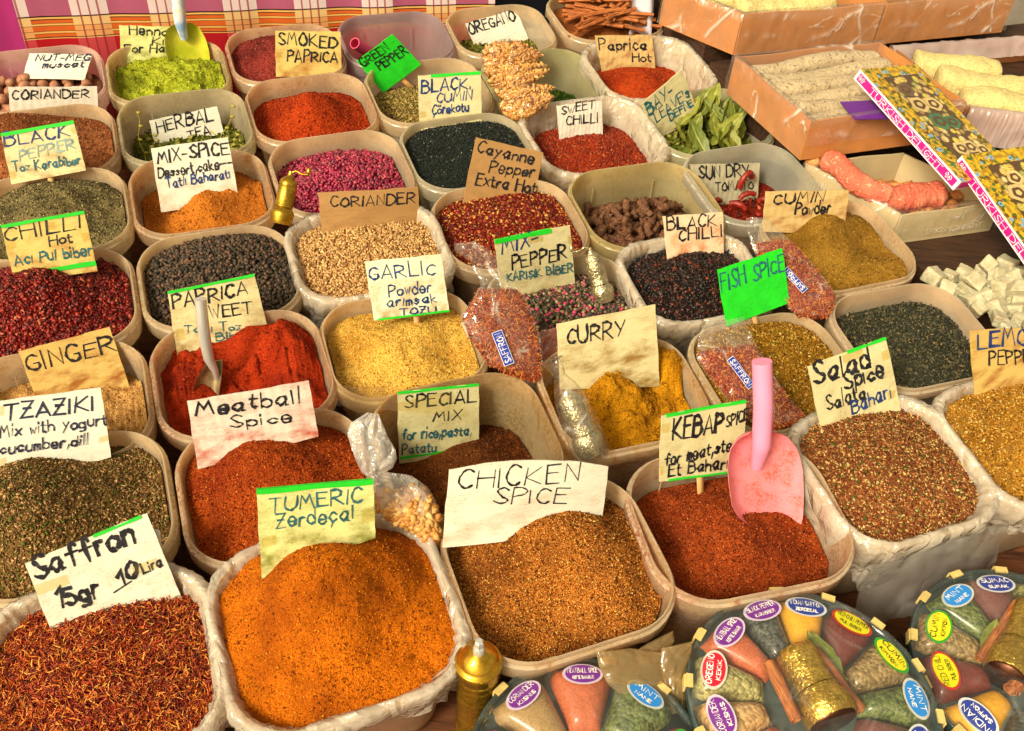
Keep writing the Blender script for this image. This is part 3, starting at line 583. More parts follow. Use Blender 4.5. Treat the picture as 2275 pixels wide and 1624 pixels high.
def strokes(text, p0, p1, height, upv, jit=.5, rng=None, gap=1.9):
    """pen strokes of a written line, from p0 to p1 along its baseline"""
    rng = rng or RNG; p0, p1 = np.array(p0, float), np.array(p1, float); out = []
    ws = [glyph_width(c) for c in text]; tot = sum(ws) + gap * (len(text) - 1); dx = (p1 - p0) / tot; up = np.asarray(upv) * height / 7.
    x = 0.
    for ch, w in zip(text, ws):
        ky = 1 + jit * .12 * rng.normal(); oy = jit * .35 * rng.normal(); sh = jit * .08 * rng.normal()
        for st in (GLYPH[ch].split('|') if GLYPH[ch] else []):
            P = _pts(st); P = P + jit * .10 * rng.normal(size=P.shape)
            xx = x + P[:, 0] + (sh + jit * .12) * (P[:, 1] - 2); yy = (P[:, 1] - 2) * ky + oy
            out.append(p0 + xx[:, None] * dx + yy[:, None] * up)
        x += w + gap
    return out
def ribbon(mb, P, wid, place_fn, lay, mi=0):
    """flat pen line along pixel-space points P, laid on the card by place_fn(points, lift)"""
    if len(P) < 2: return
    d = np.diff(P, axis=0); L = np.hypot(*d.T); k = L > 1e-6
    P = np.r_[P[:1], P[1:][k]]; 
    if len(P) < 2: return
    T_ = norm(np.diff(P, axis=0)); P = P.copy(); P[0] -= T_[0] * wid * .4; P[-1] += T_[-1] * wid * .4
    # corners: break sharp turns with an extra pair of points
    n = np.stack([-T_[:, 1], T_[:, 0]], 1); N = np.empty_like(P); N[0] = n[0]; N[-1] = n[-1]
    if len(P) > 2:
        s = n[:-1] + n[1:]; q = np.maximum((s * n[1:]).sum(1), .55); N[1:-1] = s / q[:, None]
    w = wid * .5 * (1 + .28 * np.sin(np.arange(len(P)) * .9 + P[0, 0] * 3.1 + P[0, 1]) ) * (1 + .22 * (N[:, 0] * .6 + N[:, 1] * .4)); w[0] *= .8; w[-1] *= .55
    A, B = P + N * w[:, None], P - N * w[:, None]
    X = np.empty((len(P), 2, 3)); X[:, 0] = place_fn(A, lay); X[:, 1] = place_fn(B, lay); mb.grid(X[:, ::-1], mi)

INK = {}
def ink(k):
    if k not in INK:
        c = {'k': (14, 13, 22), 'b': (14, 40, 92), 't': (24, 78, 88), 'f': (112, 132, 128), 'n': (22, 26, 54), 'r': (70, 26, 16), 'g': (64, 92, 70), 'w': (235, 225, 230)}[k]
        m = NT('marker ink ' + k); a = m.noise(240, 3, None, .7); b = m.noise(70, 2); pb = m.pbsdf(base=m.ramp(b, [(.35, C(*c)), (.7, tuple(min(1, x * 1.9 + .012) for x in C(*c)))]), rough=.45, spec=.4)
        INK[k] = m.done(m.n('MixShader', {0: m.n('Math', {0: m.thr(a, .56, .74), 1: .55}, operation='MULTIPLY').outputs[0], 1: pb.outputs[0], 2: m.n('BsdfTransparent').outputs[0]}))
    return INK[k]
PAPER = {}
def paper(kind):
    if kind in PAPER: return PAPER[kind]
    base, st, amt, corr = {'white': ((226, 222, 206), (176, 116, 46), .35, 0), 'clean': ((230, 226, 212), (170, 130, 80), .12, 0), 'cream': ((214, 204, 158), (140, 96, 40), .35, 0),
        'yellow': ((216, 194, 116), (170, 92, 24), .75, 0), 'amber': ((212, 178, 104), (156, 92, 30), .9, 0), 'green': ((36, 214, 40), (22, 110, 26), .25, 0), 'card': ((176, 134, 84), (120, 84, 46), .3, 0),
        'wcorr': ((224, 216, 204), (150, 96, 50), .25, 1), 'ycorr': ((216, 184, 124), (150, 78, 24), .6, 1), 'gcorr': ((186, 178, 150), (110, 90, 50), .3, 1), 'orange': ((232, 206, 172), (206, 110, 40), 1.0, 0),
        'olive': ((214, 206, 158), (140, 116, 50), .4, 0), 'dust': ((222, 208, 160), (150, 112, 44), .8, 0), 'garlic': ((226, 230, 202), (178, 130, 24), .7, 0), 'red': ((226, 214, 200), (190, 66, 30), .75, 1),
        'lime': ((224, 222, 150), (120, 120, 20), .8, 0)}[kind]
    m = NT('paper ' + kind); uv = m.uv(); c0, c1 = C(*base), C(*st)
    big = m.noise(3.2, 5, uv, .6); fi = m.noise(38, 4, uv, .7); mid = m.noise(11, 3, uv)
    v = m.n('SeparateXYZ', {0: uv}).outputs[1]; low = m.thr(v, .75, .05)
    sp = m.n('Math', {0: m.thr(fi, .56, .66), 1: m.thr(big, .38, .62)}, operation='MULTIPLY').outputs[0]
    wash = m.n('Math', {0: m.thr(big, .45, .72), 1: m.n('Math', {0: low, 1: .35}, operation='ADD').outputs[0]}, operation='MULTIPLY').outputs[0]
    col = m.mix(m.n('Math', {0: wash, 1: min(1, amt * 1.25)}, operation='MULTIPLY').outputs[0], c0, c1)
    col = m.mix(m.n('Math', {0: sp, 1: min(1, amt * 1.6 + .1)}, operation='MULTIPLY').outputs[0], col, tuple(x * .75 for x in c1))
    col = m.mix(m.n('Math', {0: m.thr(mid, .3, .75), 1: .18}, operation='MULTIPLY').outputs[0], col, tuple(x * .6 for x in c0))
    h = m.noise(9, 3, uv)
    if corr:
        wv = m.n('TexWave', {'Scale': 3.6, 'Distortion': 1.2, 'Detail': 2}); m.set(wv.inputs['Vector'], uv)
        nb = m.bump(wv.outputs[0], .16, .002, m.bump(h, .3, .004)); col = m.mix(m.n('Math', {0: wv.outputs[0], 1: .10}, operation='MULTIPLY').outputs[0], col, tuple(x * .62 for x in c0))
    else: nb = m.bump(h, .3, .004)
    tl = m.n('BsdfTranslucent', {'Color': col}); pb = m.pbsdf(base=col, rough=.6, spec=.3, nrm=nb)
    PAPER[kind] = m.done(m.n('MixShader', {0: .12, 1: pb.outputs[0], 2: tl.outputs[0]})); return PAPER[kind]
GREEN_EDGE = plain('green edge tape', C(30, 200, 40), .5, var=.1, scale=40)
TAPE = film('clear sticky tape', (.96, .90, .72), .05, .2, 60, .15, (.8, .7, .5), .5, 0.)
WOOD = plain('pale stick wood', C(196, 150, 92), .7, var=.15, scale=90)
FRONT = np.array([math.sin(GRID), -math.cos(GRID), 0.])
def sign(tub, view, corners, lines, label, kind='white', tilt=24, base=None, bury=.25, green=None, stick=None, bend=.0, tapes=(), seed=0, yaw=0., top=None, lift=0.):
    """a handwritten card: corners TL TR BR BL"""
    t = TUB[tub]; rng = np.random.default_rng(seed + tub[0] * 17 + tub[1] * 3)
    c = [np.array(V(*((view,) + q if len(q) == 2 else q))) for q in corners]
    b = np.array(V(*((view,) + base if len(base) == 2 else base))) if base else (c[2] + c[3]) / 2
    B = t.hit(b) + np.array([0, 0, lift]); ti = math.radians(tilt); f = FRONT
    if yaw: q = math.radians(yaw); f = np.array([f[0] * math.cos(q) - f[1] * math.sin(q), f[0] * math.sin(q) + f[1] * math.cos(q), 0])
    n = norm(f * math.cos(ti) + np.array([0, 0, 1]) * math.sin(ti))
    Q = [on_plane(p, B, n) for p in c]; TL, TR, BR, BL = Q
    hgt = np.linalg.norm(TL - BL); ex = norm(BR - BL); wid = np.linalg.norm(BR - BL)
    if bury: BL2, BR2 = BL - (TL - BL) * bury, BR - (TR - BR) * bury
    else: BL2, BR2 = BL, BR
    ph = rng.uniform(0, 6)
    def off(P):
        u = ((P - BL) @ ex) / wid; v = ((P - BL) @ norm(TL - BL)) / hgt
        return bend * (1 - (2 * u - 1) ** 2) + .0009 * np.sin(3.1 * u + ph) * (v + .3) + .0006 * np.sin(5 * v + 2 * u + ph)
    def lay(P, l=0.): return P + n * (off(P) + l)[..., None]
    nu, nv = 20, 10; u = np.linspace(0, 1, nu); v = np.linspace(0, 1, nv)
    U_, V_ = np.meshgrid(u, v)
    edge = .0011 * rng.normal(size=(4,)); 
    G = (BL2 * ((1 - U_) * (1 - V_))[..., None] + BR2 * (U_ * (1 - V_))[..., None] + TR * (U_ * V_)[..., None] + TL * ((1 - U_) * V_)[..., None])
    if top: G = G + np.array((TL - BL) * top)[None, None] * ((V_ ** 2) * (1 - (2 * U_ - 1) ** 2))[..., None]
    w_ = .0012 * fbm(U_ * 9, V_ * 7, seed + 3) ; rim_ = (U_ < .01) | (U_ > .99) | (V_ > .99)
    G = G + (w_ * rim_)[..., None] * norm(TL - BL) + (1.2 * w_ * ((U_ < .01) | (U_ > .99)))[..., None] * ex
    F = lay(G); Bk = F - n * .0016; mb = MB(); mb.grid(F); mb.grid(Bk[:, ::-1])
    uvw = np.stack([U_ + seed * .37 + tub[0] * 1.7, V_], -1)
    o = empty('spice_sign', BL * .5 + BR * .5, label, 'sign', 'handwritten signs standing in the spices')
    for a, bq in ((F[0], Bk[0]), (F[-1][::-1], Bk[-1][::-1]), (F[:, 0][::-1], Bk[:, 0][::-1]), (F[:, -1], Bk[:, -1])): mb.grid(np.stack([a, bq])[:, ::-1])
    allv = np.concatenate(mb.v); uv = np.zeros((len(allv), 2)); uv[:, 0] = ((allv - BL) @ ex) / wid + seed * .37 + tub[0] * 1.7; uv[:, 1] = ((allv - BL) @ norm(TL - BL)) / hgt
    build('card', mb, paper(kind), o, uv=uv)
    upx = norm((c[0] - c[3]) + (c[1] - c[2])); mb = MB(); mats = []; k = 0
    for L in lines:
        txt, x0, y0, x1, y1, h, ik = L[:7]; p0, p1 = np.array(V(view, x0, y0)), np.array(V(view, x1, y1)); hp = h * VIEWS[view][2]
        if ink(ik) not in mats: mats.append(ink(ik))
        wd = (L[7] if len(L) > 7 else .15) * min(hp, 44) * 1.12
        wd = max(wd, 3.4)
        for s in strokes(txt, p0, p1, hp, upx, .7, rng):
            k += 1; ribbon(mb, s, wd * (1 + .12 * rng.normal()), lambda A, l: lay(np.array([on_plane(q, B, n) for q in A]), l), .0006 + k * .000012, mats.index(ink(ik)))
    if lines: build('lettering', mb, mats, o, smooth=False)
    for g in (green or []):
        mb = MB(); e0, e1, th, side = g
        if side == 't': a, bq, dn = TL + (TR - TL) * e0, TL + (TR - TL) * e1, -(TL - BL) * th
        else: a, bq, dn = BL + (BR - BL) * e0, BL + (BR - BL) * e1, (TL - BL) * th
        r = np.linspace(0, 1, 12)[:, None]; top_ = a + (bq - a) * r - dn * .12; low_ = a + (bq - a) * r + dn * (1 + .12 * np.sin(r * 9 + seed))
        A_, B_ = lay(top_, .0012), lay(low_, .0012); mb.grid(np.stack([A_, B_], 1)[:, ::-1] if side == 't' else np.stack([A_, B_], 1)); Ab = lay(top_, -.0026); mb.grid(np.stack([Ab, A_], 1)[:, ::-1])
        build('edge_tape', mb, GREEN_EDGE, o)
    for (tu, tv, tw, th) in tapes:
        mb = MB(); uu, vv = np.meshgrid(np.linspace(tu, tu + tw, 4), np.linspace(tv, tv + th, 3)); P = BL + (BR - BL) * uu[..., None] + (TL - BL) * vv[..., None]; mb.grid(lay(P, .0011))
        build('tape', mb, TAPE, o)
    if stick:
        p0, p1 = np.array(V(view, *stick[:2])), np.array(V(view, *stick[2:4])); a = on_plane(p0, B, n) - n * .0042; e = on_plane(p1, B, n) - n * .0042; dd = norm(e - a)
        sd_ = np.cross(dd, n) * .0048; mb = MB(); mb.box(a - dd * .03 - sd_ - n * .0012, 2 * sd_, n * .0024, (e - a) + dd * .075)
        build('stick', mb, WOOD, o)
    return o
SG = sign
SG((0, 0), 'c1', [(250, 452), (775, 465), (715, 680), (188, 665)], [('NUT-MEG', 300, 518, 748, 512, 50, 'n'), ('muscat', 360, 580, 705, 568, 58, 'n')], 'white card lying on the nutmegs, lettered NUT-MEG muscat', 'clean', 50, bury=0, lift=.046, bend=.004)
SG((1, 0), 'c1', [(1005, 215), (1440, 225), (1450, 505), (1030, 510)], [('Henna', 1095, 290, 1420, 300, 75, 'k'), ('K\u0131', 1285, 375, 1385, 375, 62, 'k'), ('For Hair', 1055, 440, 1460, 440, 64, 'k')], 'green-dusted card behind the henna scoop', 'lime', 15, bury=.3)
SG((0, 1), 'c1', [(65, 735), (820, 730), (838, 1060), (95, 1010)], [('CORIANDER', 105, 835, 750, 825, 75, 'k')], 'white corrugated CORIANDER card behind the brown ground mound', 'wcorr', 15, bury=.25, base=(480, 950))
SG((0, 2), 'c1', [(5, 1130), (620, 1020), (730, 1440), (95, 1560)], [('BLACK', 40, 1240, 590, 1150, 105, 'b'), ('PEPPER', 165, 1360, 635, 1250, 90, 'f'), ('Toz Karabiber', 115, 1452, 680, 1385, 74, 't')], 'green-edged cream card with faded BLACK PEPPER writing', 'dust', 35, bury=0, green=[(0, 1, .06, 't')], tapes=[(.9, .75, .1, .13), (0, .1, .08, .15), (0, .7, .06, .13)], base=('c1', 480, 1545), stick=(420, 1480, 430, 1530))
SG((1, 1), 'c1', [(1260, 1020), (1835, 900), (1905, 1165), (1310, 1230)], [('HERBAL', 1335, 1125, 1800, 1010, 100, 'k'), ('TEA', 1590, 1180, 1780, 1135, 75, 'k')], 'grey-white HERBAL TEA card sunk low in its tub', 'clean', 20, bury=.2, base=(1600, 1165))
SG((1, 2), 'c1', [(1275, 1255), (1925, 1160), (2005, 1590), (1345, 1690)], [('MIX-SPICE', 1335, 1385, 1935, 1295, 105, 'k'), ('Dessert,cake---', 1340, 1505, 1960, 1410, 84, 'k'), ('Tatl\u0131 Baharat\u0131', 1410, 1588, 1945, 1500, 78, 'b')], 'white MIX-SPICE card with dessert and cake written below', 'white', 28)
SG((2, 1), 'c2', [(432, 258), (985, 268), (995, 655), (440, 650)], [('SMOKED', 460, 365, 950, 405, 95, 'k'), ('PAPRICA', 535, 520, 955, 525, 92, 'k')], 'amber-stained SMOKED PAPRICA card on a stick', 'yellow', 20, bury=0, base=(690, 692), stick=(690, 600, 700, 690), tapes=[(0, .42, .08, .12)])
SG((3, 1), 'c2', [(1120, 515), (1425, 290), (1668, 545), (1345, 785)], [('GREEN', 1180, 565, 1400, 420, 78, 'k', .09), ('PEPPER', 1320, 590, 1560, 450, 78, 'k', .09)], 'bright green diamond-tilted GREEN PEPPER card on a stick', 'green', 4, bury=0, base=(1600, 750), stick=(1490, 660, 1600, 750))
SG((3, 2), 'c2', [(1640, 640), (2170, 605), (2180, 1040), (1655, 1075)], [('BLACK.', 1670, 785, 2085, 745, 100, 'b'), ('CUMIN', 1800, 868, 2090, 840, 75, 'b'), ('\u00c7\u00f6rekotu', 1760, 963, 2065, 940, 74, 'b')], 'cream BLACK CUMIN card with blue writing', 'cream', 28, bury=.1, green=[(.2, 1, .05, 't')], tapes=[(.01, .18, .1, .12)])
SG((4, 0), 'c3', [(145, 200), (575, 75), (690, 345), (210, 355)], [('OREGANO', 190, 292, 575, 165, 90, 'k')], 'clean white OREGANO card leaning in its tub', 'clean', 25)
SG((5, 1), 'c3', [(1240, 300), (1725, 295), (1755, 575), (1290, 560)], [('Paprica', 1280, 420, 1680, 420, 88, 'k'), ('Hot', 1560, 525, 1715, 520, 68, 'k')], 'yellow corrugated Paprica Hot card', 'ycorr', 18)
SG((5, 2), 'c3', [(1625, 880), (1980, 590), (2105, 910), (1745, 1120)], [('BAY-', 1700, 975, 1900, 800, 100, 't'), ("LEAVE's", 1765, 1035, 2050, 815, 84, 't'), ('DEFNE', 1880, 1020, 2075, 890, 55, 't')], 'tilted yellow card with BAY LEAVES written in teal', 'cream', 2, base=(1900, 1130))
SG((4, 2), 'c3', [(920, 895), (1300, 852), (1310, 1145), (940, 1145)], [('SWEET', 960, 970, 1235, 910, 65, 'k'), ('CHILLI', 1000, 1060, 1265, 1030, 75, 'k')], 'small white corrugated SWEET CHILLI card', 'wcorr', 20)
SG((3, 3), 'c3', [(235, 1160), (805, 1290), (740, 1643), (130, 1683)], [('Cayanne', 240, 1285, 715, 1385, 90, 'k'), ('Pepper', 345, 1455, 720, 1500, 95, 'k'), ('Extra Hot', 230, 1560, 735, 1632, 90, 'k')], 'brown cardboard sign with Cayanne Pepper Extra Hot', 'card', 24)
SG((2, 3), 'c6', [(795, 275), (1640, 225), (1655, 520), (825, 585)], [('CORIANDER', 900, 390, 1610, 360, 82, 'k')], 'wide brown cardboard CORIANDER sign behind the whole seeds', 'card', 20, bend=.006)
SG((2, 4), 'c6', [(1190, 860), (1835, 795), (1905, 1280), (1270, 1360)], [('GARLIC', 1230, 1012, 1785, 965, 110, 'b', .10), ('Powder', 1395, 1155, 1750, 1110, 95, 'b', .11), ('ar\u0131msak', 1380, 1240, 1795, 1200, 80, 'b'), ('TOZU', 1490, 1310, 1790, 1285, 55, 'b')], 'white GARLIC card spotted with yellow powder', 'garlic', 28, bury=0, base=(1640, 1395), stick=(1625, 1250, 1640, 1395), green=[(.05, 1, .03, 'b')])
SG((3, 4), 'c7', [(390, 680), (1030, 555), (1075, 1015), (450, 1120)], [('MIX-', 455, 800, 755, 705, 115, 'b'), ('PEPPER', 545, 925, 1000, 830, 112, 'k'), ('KARI\u015eIK B\u0130BER', 500, 1025, 1055, 945, 66, 't', .16)], 'cream MIX-PEPPER card with a green top edge', 'cream', 8, base=(760, 1120), green=[(0, .75, .06, 't')], tapes=[(.42, .86, .2, .1), (.94, .74, .06, .14)])
SG((4, 4), 'm', [(1473, 481), (1605, 471), (1608, 549), (1483, 576)], [('BLACK', 1482, 511, 1590, 499, 25, 'k'), ('CHILLI', 1508, 536, 1603, 524, 24, 'k')], 'orange-stained white BLACK CHILLI card', 'orange', 25)
SG((5, 3), 'c4', [(110, 1042), (560, 1035), (540, 1290), (170, 1300)], [('SUN DRY', 170, 1130, 490, 1115, 75, 'k'), ('TOMATO', 275, 1210, 515, 1195, 55, 'k')], 'grey corrugated SUN DRY TOMATO card', 'gcorr', 22)
SG((5, 4), 'c4', [(595, 1215), (1120, 1205), (1100, 1430), (580, 1420)], [('CUMIN', 645, 1295, 955, 1275, 60, 'k'), ('Powder', 780, 1360, 1000, 1352, 72, 'k')], 'yellowed corrugated CUMIN Powder card', 'ycorr', 20)
SG((4, 5), 'c8', [(285, 290), (700, 155), (750, 500), (345, 650)], [('FISH SPICE', 315, 432, 715, 288, 105, 't', .11)], 'bright green FISH SPICE card on a stick', 'green', 26, bury=0, base=(545, 640), stick=(525, 560, 545, 640))
SG((4, 6), 'c8', [(860, 905), (1355, 720), (1440, 1110), (950, 1315)], [('Salad', 905, 1018, 1255, 900, 130, 'k'), ('Spice', 1100, 1052, 1340, 968, 98, 'k'), ('Salata', 985, 1178, 1230, 1108, 92, 'k'), ('Bahar\u0131', 1145, 1205, 1390, 1095, 80, 'b')], 'cream Salad Spice card in the salad spice tub', 'cream', 28, green=[(.5, 1, .03, 't')], tapes=[(.42, .84, .25, .12), (.88, .66, .12, .14), (.86, .05, .1, .12)])
SG((5, 6), 'c8', [(1885, 675), (2480, 645), (2500, 1000), (1915, 1035)], [('LEMON', 1940, 790, 2340, 755, 100, 'b'), ('PEPPER', 2010, 893, 2335, 870, 78, 'k')], 'yellow LEMON PEPPER card cut by the picture edge', 'amber', 22, tapes=[(0, .68, .08, .14)])
SG((0, 3), 'c5', [(5, 555), (710, 430), (815, 885), (110, 990)], [('CHILLI', 45, 690, 690, 575, 110, 'k'), ('Hot', 420, 728, 610, 690, 74, 'k'), ('Ac\u0131 Pul biber', 130, 890, 780, 800, 90, 't')], 'yellow CHILLI Hot card with green edges', 'yellow', 25, green=[(0, 1, .05, 't'), (0, 1, .08, 'b')], tapes=[(.5, .8, .12, .14), (.9, .5, .1, .15), (0, .55, .12, .16)], bury=.12)
SG((1, 4), 'c5', [(1415, 1115), (2150, 965), (2270, 1440), (1490, 1603)], [('PAPRICA', 1465, 1255, 2090, 1130, 115, 'k'), ('SWEET', 1690, 1345, 2130, 1290, 95, 'k'), ('Tatl\u0131 Toz', 1560, 1465, 2040, 1430, 66, 't'), ('Biber', 1830, 1530, 2110, 1485, 60, 't')], 'speckled PAPRICA SWEET card behind a steel scoop', 'dust', 26, green=[(0, 1, .035, 't')], tapes=[(.02, .15, .09, .2)])
SG((0, 4), 'd1', [(155, 265), (925, 60), (1095, 555), (280, 600)], [('GINGER', 240, 430, 985, 265, 145, 'k', .11)], 'stained beige GINGER card in the lumpy ginger', 'amber', 26)
SG((0, 5), 'd1', [(-10, 690), (850, 570), (925, 1040), (-10, 1310)], [('TZAZIKI', 30, 852, 790, 762, 130, 'n'), ('Mix with yogurt', -5, 990, 905, 880, 92, 'n'), ('cucumber,dill', 0, 1135, 745, 1045, 90, 'n')], 'white TZAZIKI card with three written lines', 'clean', 24, tapes=[(.9, .82, .08, .14), (0, .8, .04, .14), (.9, .05, .1, .08), (0, .1, .06, .12)])
SG((1, 5), 'd1', [(1580, 685), (2610, 515), (2680, 890), (1655, 1150)], [('Meatball', 1660, 808, 2540, 700, 120, 'k'), ('Spice', 1945, 910, 2465, 858, 90, 'k')], 'white Meatball Spice card smeared with orange', 'red', 24)
SG((2, 5), 'd2', [(1465, 610), (2155, 545), (2160, 1080), (1480, 1170)], [('SPECIAL', 1525, 738, 2130, 690, 102, 'k'), ('MIX', 1765, 860, 2000, 840, 85, 'k'), ('for rice,pasta,', 1505, 1012, 2090, 970, 86, 't'), ('Patatu', 1505, 1128, 1790, 1108, 78, 't')], 'olive-cream SPECIAL MIX card deep in its tub', 'olive', 14, green=[(0, 1, .02, 't'), (0, .6, .03, 'b')], bury=.08)
SG((3, 5), 'd3', [(920, 37), (1750, -133), (1785, 430), (945, 480)], [('CURRY', 1010, 205, 1490, 120, 130, 'k', .12)], 'yellow-cream CURRY card behind the crumbly curry', 'dust', 22)
SG((1, 6), 'm', [(569, 1087), (829, 1066), (834, 1170), (579, 1247)], [('TUMERIC', 597, 1138, 803, 1116, 32, 't', .12), ('Zerde\u00e7al', 613, 1174, 785, 1152, 32, 't', .12)], 'yellow TUMERIC card with a green top edge', 'lime', 22, green=[(0, 1, .06, 't')], tapes=[(.88, .1, .12, .2), (.02, .18, .12, .14)])
SG((2, 6), 'd3', [(10, 1270), (1355, 1240), (1310, 1640), (-35, 1797)], [('CHICKEN', 75, 1420, 1085, 1345, 150, 'k', .08), ('SPICE', 370, 1525, 985, 1530, 125, 'k', .08)], 'wide folded white CHICKEN SPICE card', 'white', 22, top=.16, bend=.006)
SG((3, 6), 'm', [(1469, 924), (1658, 890), (1650, 1047), (1465, 1071)], [('KEBAP', 1494, 978, 1603, 957, 42, 'k'), ('SPICE', 1612, 950, 1660, 930, 24, 'k'), ('for meat,steak', 1477, 1035, 1652, 992, 27, 'k'), ('Et Bahar\u0131', 1485, 1057, 1616, 1040, 25, 'k')], 'cream KEBAP SPICE card behind the pink scoop', 'cream', 20, bury=0, base=(1560, 1100), stick=(1558, 1060, 1560, 1100), green=[(.05, 1, .03, 't'), (.1, 1, .03, 'b')], tapes=[(0, .75, .1, .14), (0, .1, .04, .15)])
SG((0, 6), 'd4', [(160, 540), (950, 220), (1145, 690), (335, 990)], [('Saffron', 235, 640, 870, 402, 140, 'k', .2), ('15gr', 380, 825, 650, 758, 118, 'k', .2), ('10', 775, 690, 890, 622, 108, 'k', .2), ('Lira', 930, 608, 1050, 552, 62, 'k', .16), ('_', 735, 728, 850, 655, 60, 'k', .16)], 'white Saffron 15gr 10 lira card tilted in the red threads', 'white', 28, green=[(.55, .95, .025, 't')], tapes=[(.0, .55, .25, .14), (.72, .35, .2, .14)])
SG((0, 6), 'd4', [(940, 300), (1030, 330), (1125, 800), (800, 850)], [], 'second plain card tucked behind the Saffron card', 'clean', 22, seed=5, base=(1000, 740))

# ================================================================== table, cloths and boxes
GU = np.array([math.cos(GRID), math.sin(GRID), 0]); GV = np.array([-math.sin(GRID), math.cos(GRID), 0]); UP = np.array([0, 0, 1.])
def gp(a, b, z): return GU * a + GV * b + UP * z
def box_oriented(mb, a0, a1, b0, b1, z0, z1, mi=0): return mb.box(gp(a0, b0, z0), GU * (a1 - a0), GV * (b1 - b0), UP * (z1 - z0), mi)
def woodmat(name, c0, c1):
    m = NT(name); mp = m.n('Mapping', {'Scale': (3, 26, 26)}); m.set(mp.inputs[0], m.obj()); a = m.noise(5, 5, mp.outputs[0], .65)
    return m.done(m.pbsdf(base=m.ramp(a, [(.3, c0), (.7, c1)]), rough=.7, spec=.3, nrm=m.bump(a, .3, .002)))
TABLEWOOD = woodmat('brown table wood', C(58, 30, 18), C(124, 74, 42)); CRATE = woodmat('dark crate wood', C(34, 22, 16), C(74, 48, 32))
tb = empty('market_table', gp(.3, 1.2, -.03), 'brown wooden market table carrying every tub and box', 'table')
m = MB(); box_oriented(m, -1.0, 2.1, .02, 2.35, -.035, -.004); build('table_top', m, TABLEWOOD, tb, smooth=False)
for a in (-.9, 2.0):
    for b in (.1, 2.25):
        m = MB(); box_oriented(m, a - .04, a + .04, b - .04, b + .04, -.80, -.036); build('leg', m, TABLEWOOD, tb, smooth=False)
def riser(a0, a1, b0, b1, z1, label, mat=CRATE):
    m = MB(); k = 0; z = -.003
    o = empty('wooden_crate', gp((a0 + a1) / 2, (b0 + b1) / 2, 0), label, 'crate', 'crates lifting goods above the table')
    n = max(1, int(z1 / .06)); h = (z1 - z) / n
    for i in range(n):
        m = MB(); box_oriented(m, a0, a1, b0, b0 + .012, z + i * h + .003, z + (i + 1) * h - .003); box_oriented(m, a0, a1, b1 - .012, b1, z + i * h + .003, z + (i + 1) * h - .003)
        box_oriented(m, a0, a0 + .012, b0 + .013, b1 - .013, z + i * h + .003, z + (i + 1) * h - .003); box_oriented(m, a1 - .012, a1, b0 + .013, b1 - .013, z + i * h + .003, z + (i + 1) * h - .003)
        build('slat_ring', m, mat, o, smooth=False)
    m = MB(); box_oriented(m, a0 + .001, a1 - .001, b0 + .001, b1 - .001, z1 - .002, z1 + .008); build('lid', m, mat, o, smooth=False)
    return o
def g2(P): return float(np.dot(P, GU)), float(np.dot(P, GV))
# cloth behind the back row
_o = TUB[0, 0].P(0, .13, 0); _o[2] = 0; CO = _o + GV * .025
def clothmat():
    m = NT('plaid cloth'); uv = m.uv(); sep = m.n('SeparateXYZ', {0: uv}); s, z = sep.outputs[0], sep.outputs[1]
    fs = m.n('Math', {0: m.n('Math', {0: s, 1: .082}, operation='SUBTRACT').outputs[0], 1: .158}, operation='DIVIDE')
    fr = m.n('Math', {0: fs.outputs[0]}, operation='FRACT').outputs[0]
    def cr(f, st):
        nd = m.t.nodes.new('ShaderNodeValToRGB'); m.set(nd.inputs[0], f); nd.color_ramp.interpolation = 'CONSTANT'; e = nd.color_ramp.elements
        while len(e) < len(st): e.new(.5)
        for q, (p, c) in zip(e, st): q.position = p; q.color = (*c, 1) if len(c) == 3 else (c[0],) * 3 + (1,)
        return nd.outputs[0]
    wh, rd = C(224, 204, 206), C(150, 40, 52)
    w1, w0 = (1., 1., 1.), (0., 0., 0.)
    mask = cr(fr, [(0, w1), (.47, w0)]); line = cr(fr, [(0, w0), (.10, w1), (.125, w0), (.22, w1), (.245, w0), (.335, w1), (.36, w0)])
    zz = m.thr(z, .10, .35)
    def zp(v): return (v - .10) / .25
    bk, og, yl, red, pk = C(30, 20, 20), C(206, 96, 34), C(224, 176, 96), C(176, 22, 30), C(168, 88, 118)
    rows = [(0, red), (zp(.199), yl), (zp(.2015), bk), (zp(.2035), og), (zp(.2095), bk), (zp(.211), yl), (zp(.2145), bk), (zp(.216), og), (zp(.226), bk), (zp(.2275), yl), (zp(.231), bk), (zp(.2325), og), (zp(.2395), bk), (zp(.241), yl), (zp(.245), bk), (zp(.2475), pk)]
    base = cr(zz, rows)
    band = cr(zz, [(0, C(196, 70, 74)), (zp(.199), C(226, 190, 120)), (zp(.2015), C(60, 40, 36)), (zp(.2035), C(222, 160, 100)), (zp(.2145), C(60, 40, 36)), (zp(.216), C(222, 160, 100)), (zp(.226), C(60, 40, 36)), (zp(.2275), C(226, 190, 130)), (zp(.245), C(60, 40, 36)), (zp(.2475), wh)])
    col = m.mix(mask, base, band); col = m.mix(m.n('Math', {0: line, 1: .8}, operation='MULTIPLY').outputs[0], col, rd)
    th = m.noise(900, 2); col = m.mix(m.n('Math', {0: m.thr(th, .3, .7), 1: .25}, operation='MULTIPLY').outputs[0], col, C(90, 40, 54))
    return m.done(m.pbsdf(base=col, rough=.9, spec=.1, nrm=m.bump(th, .3, .001)))
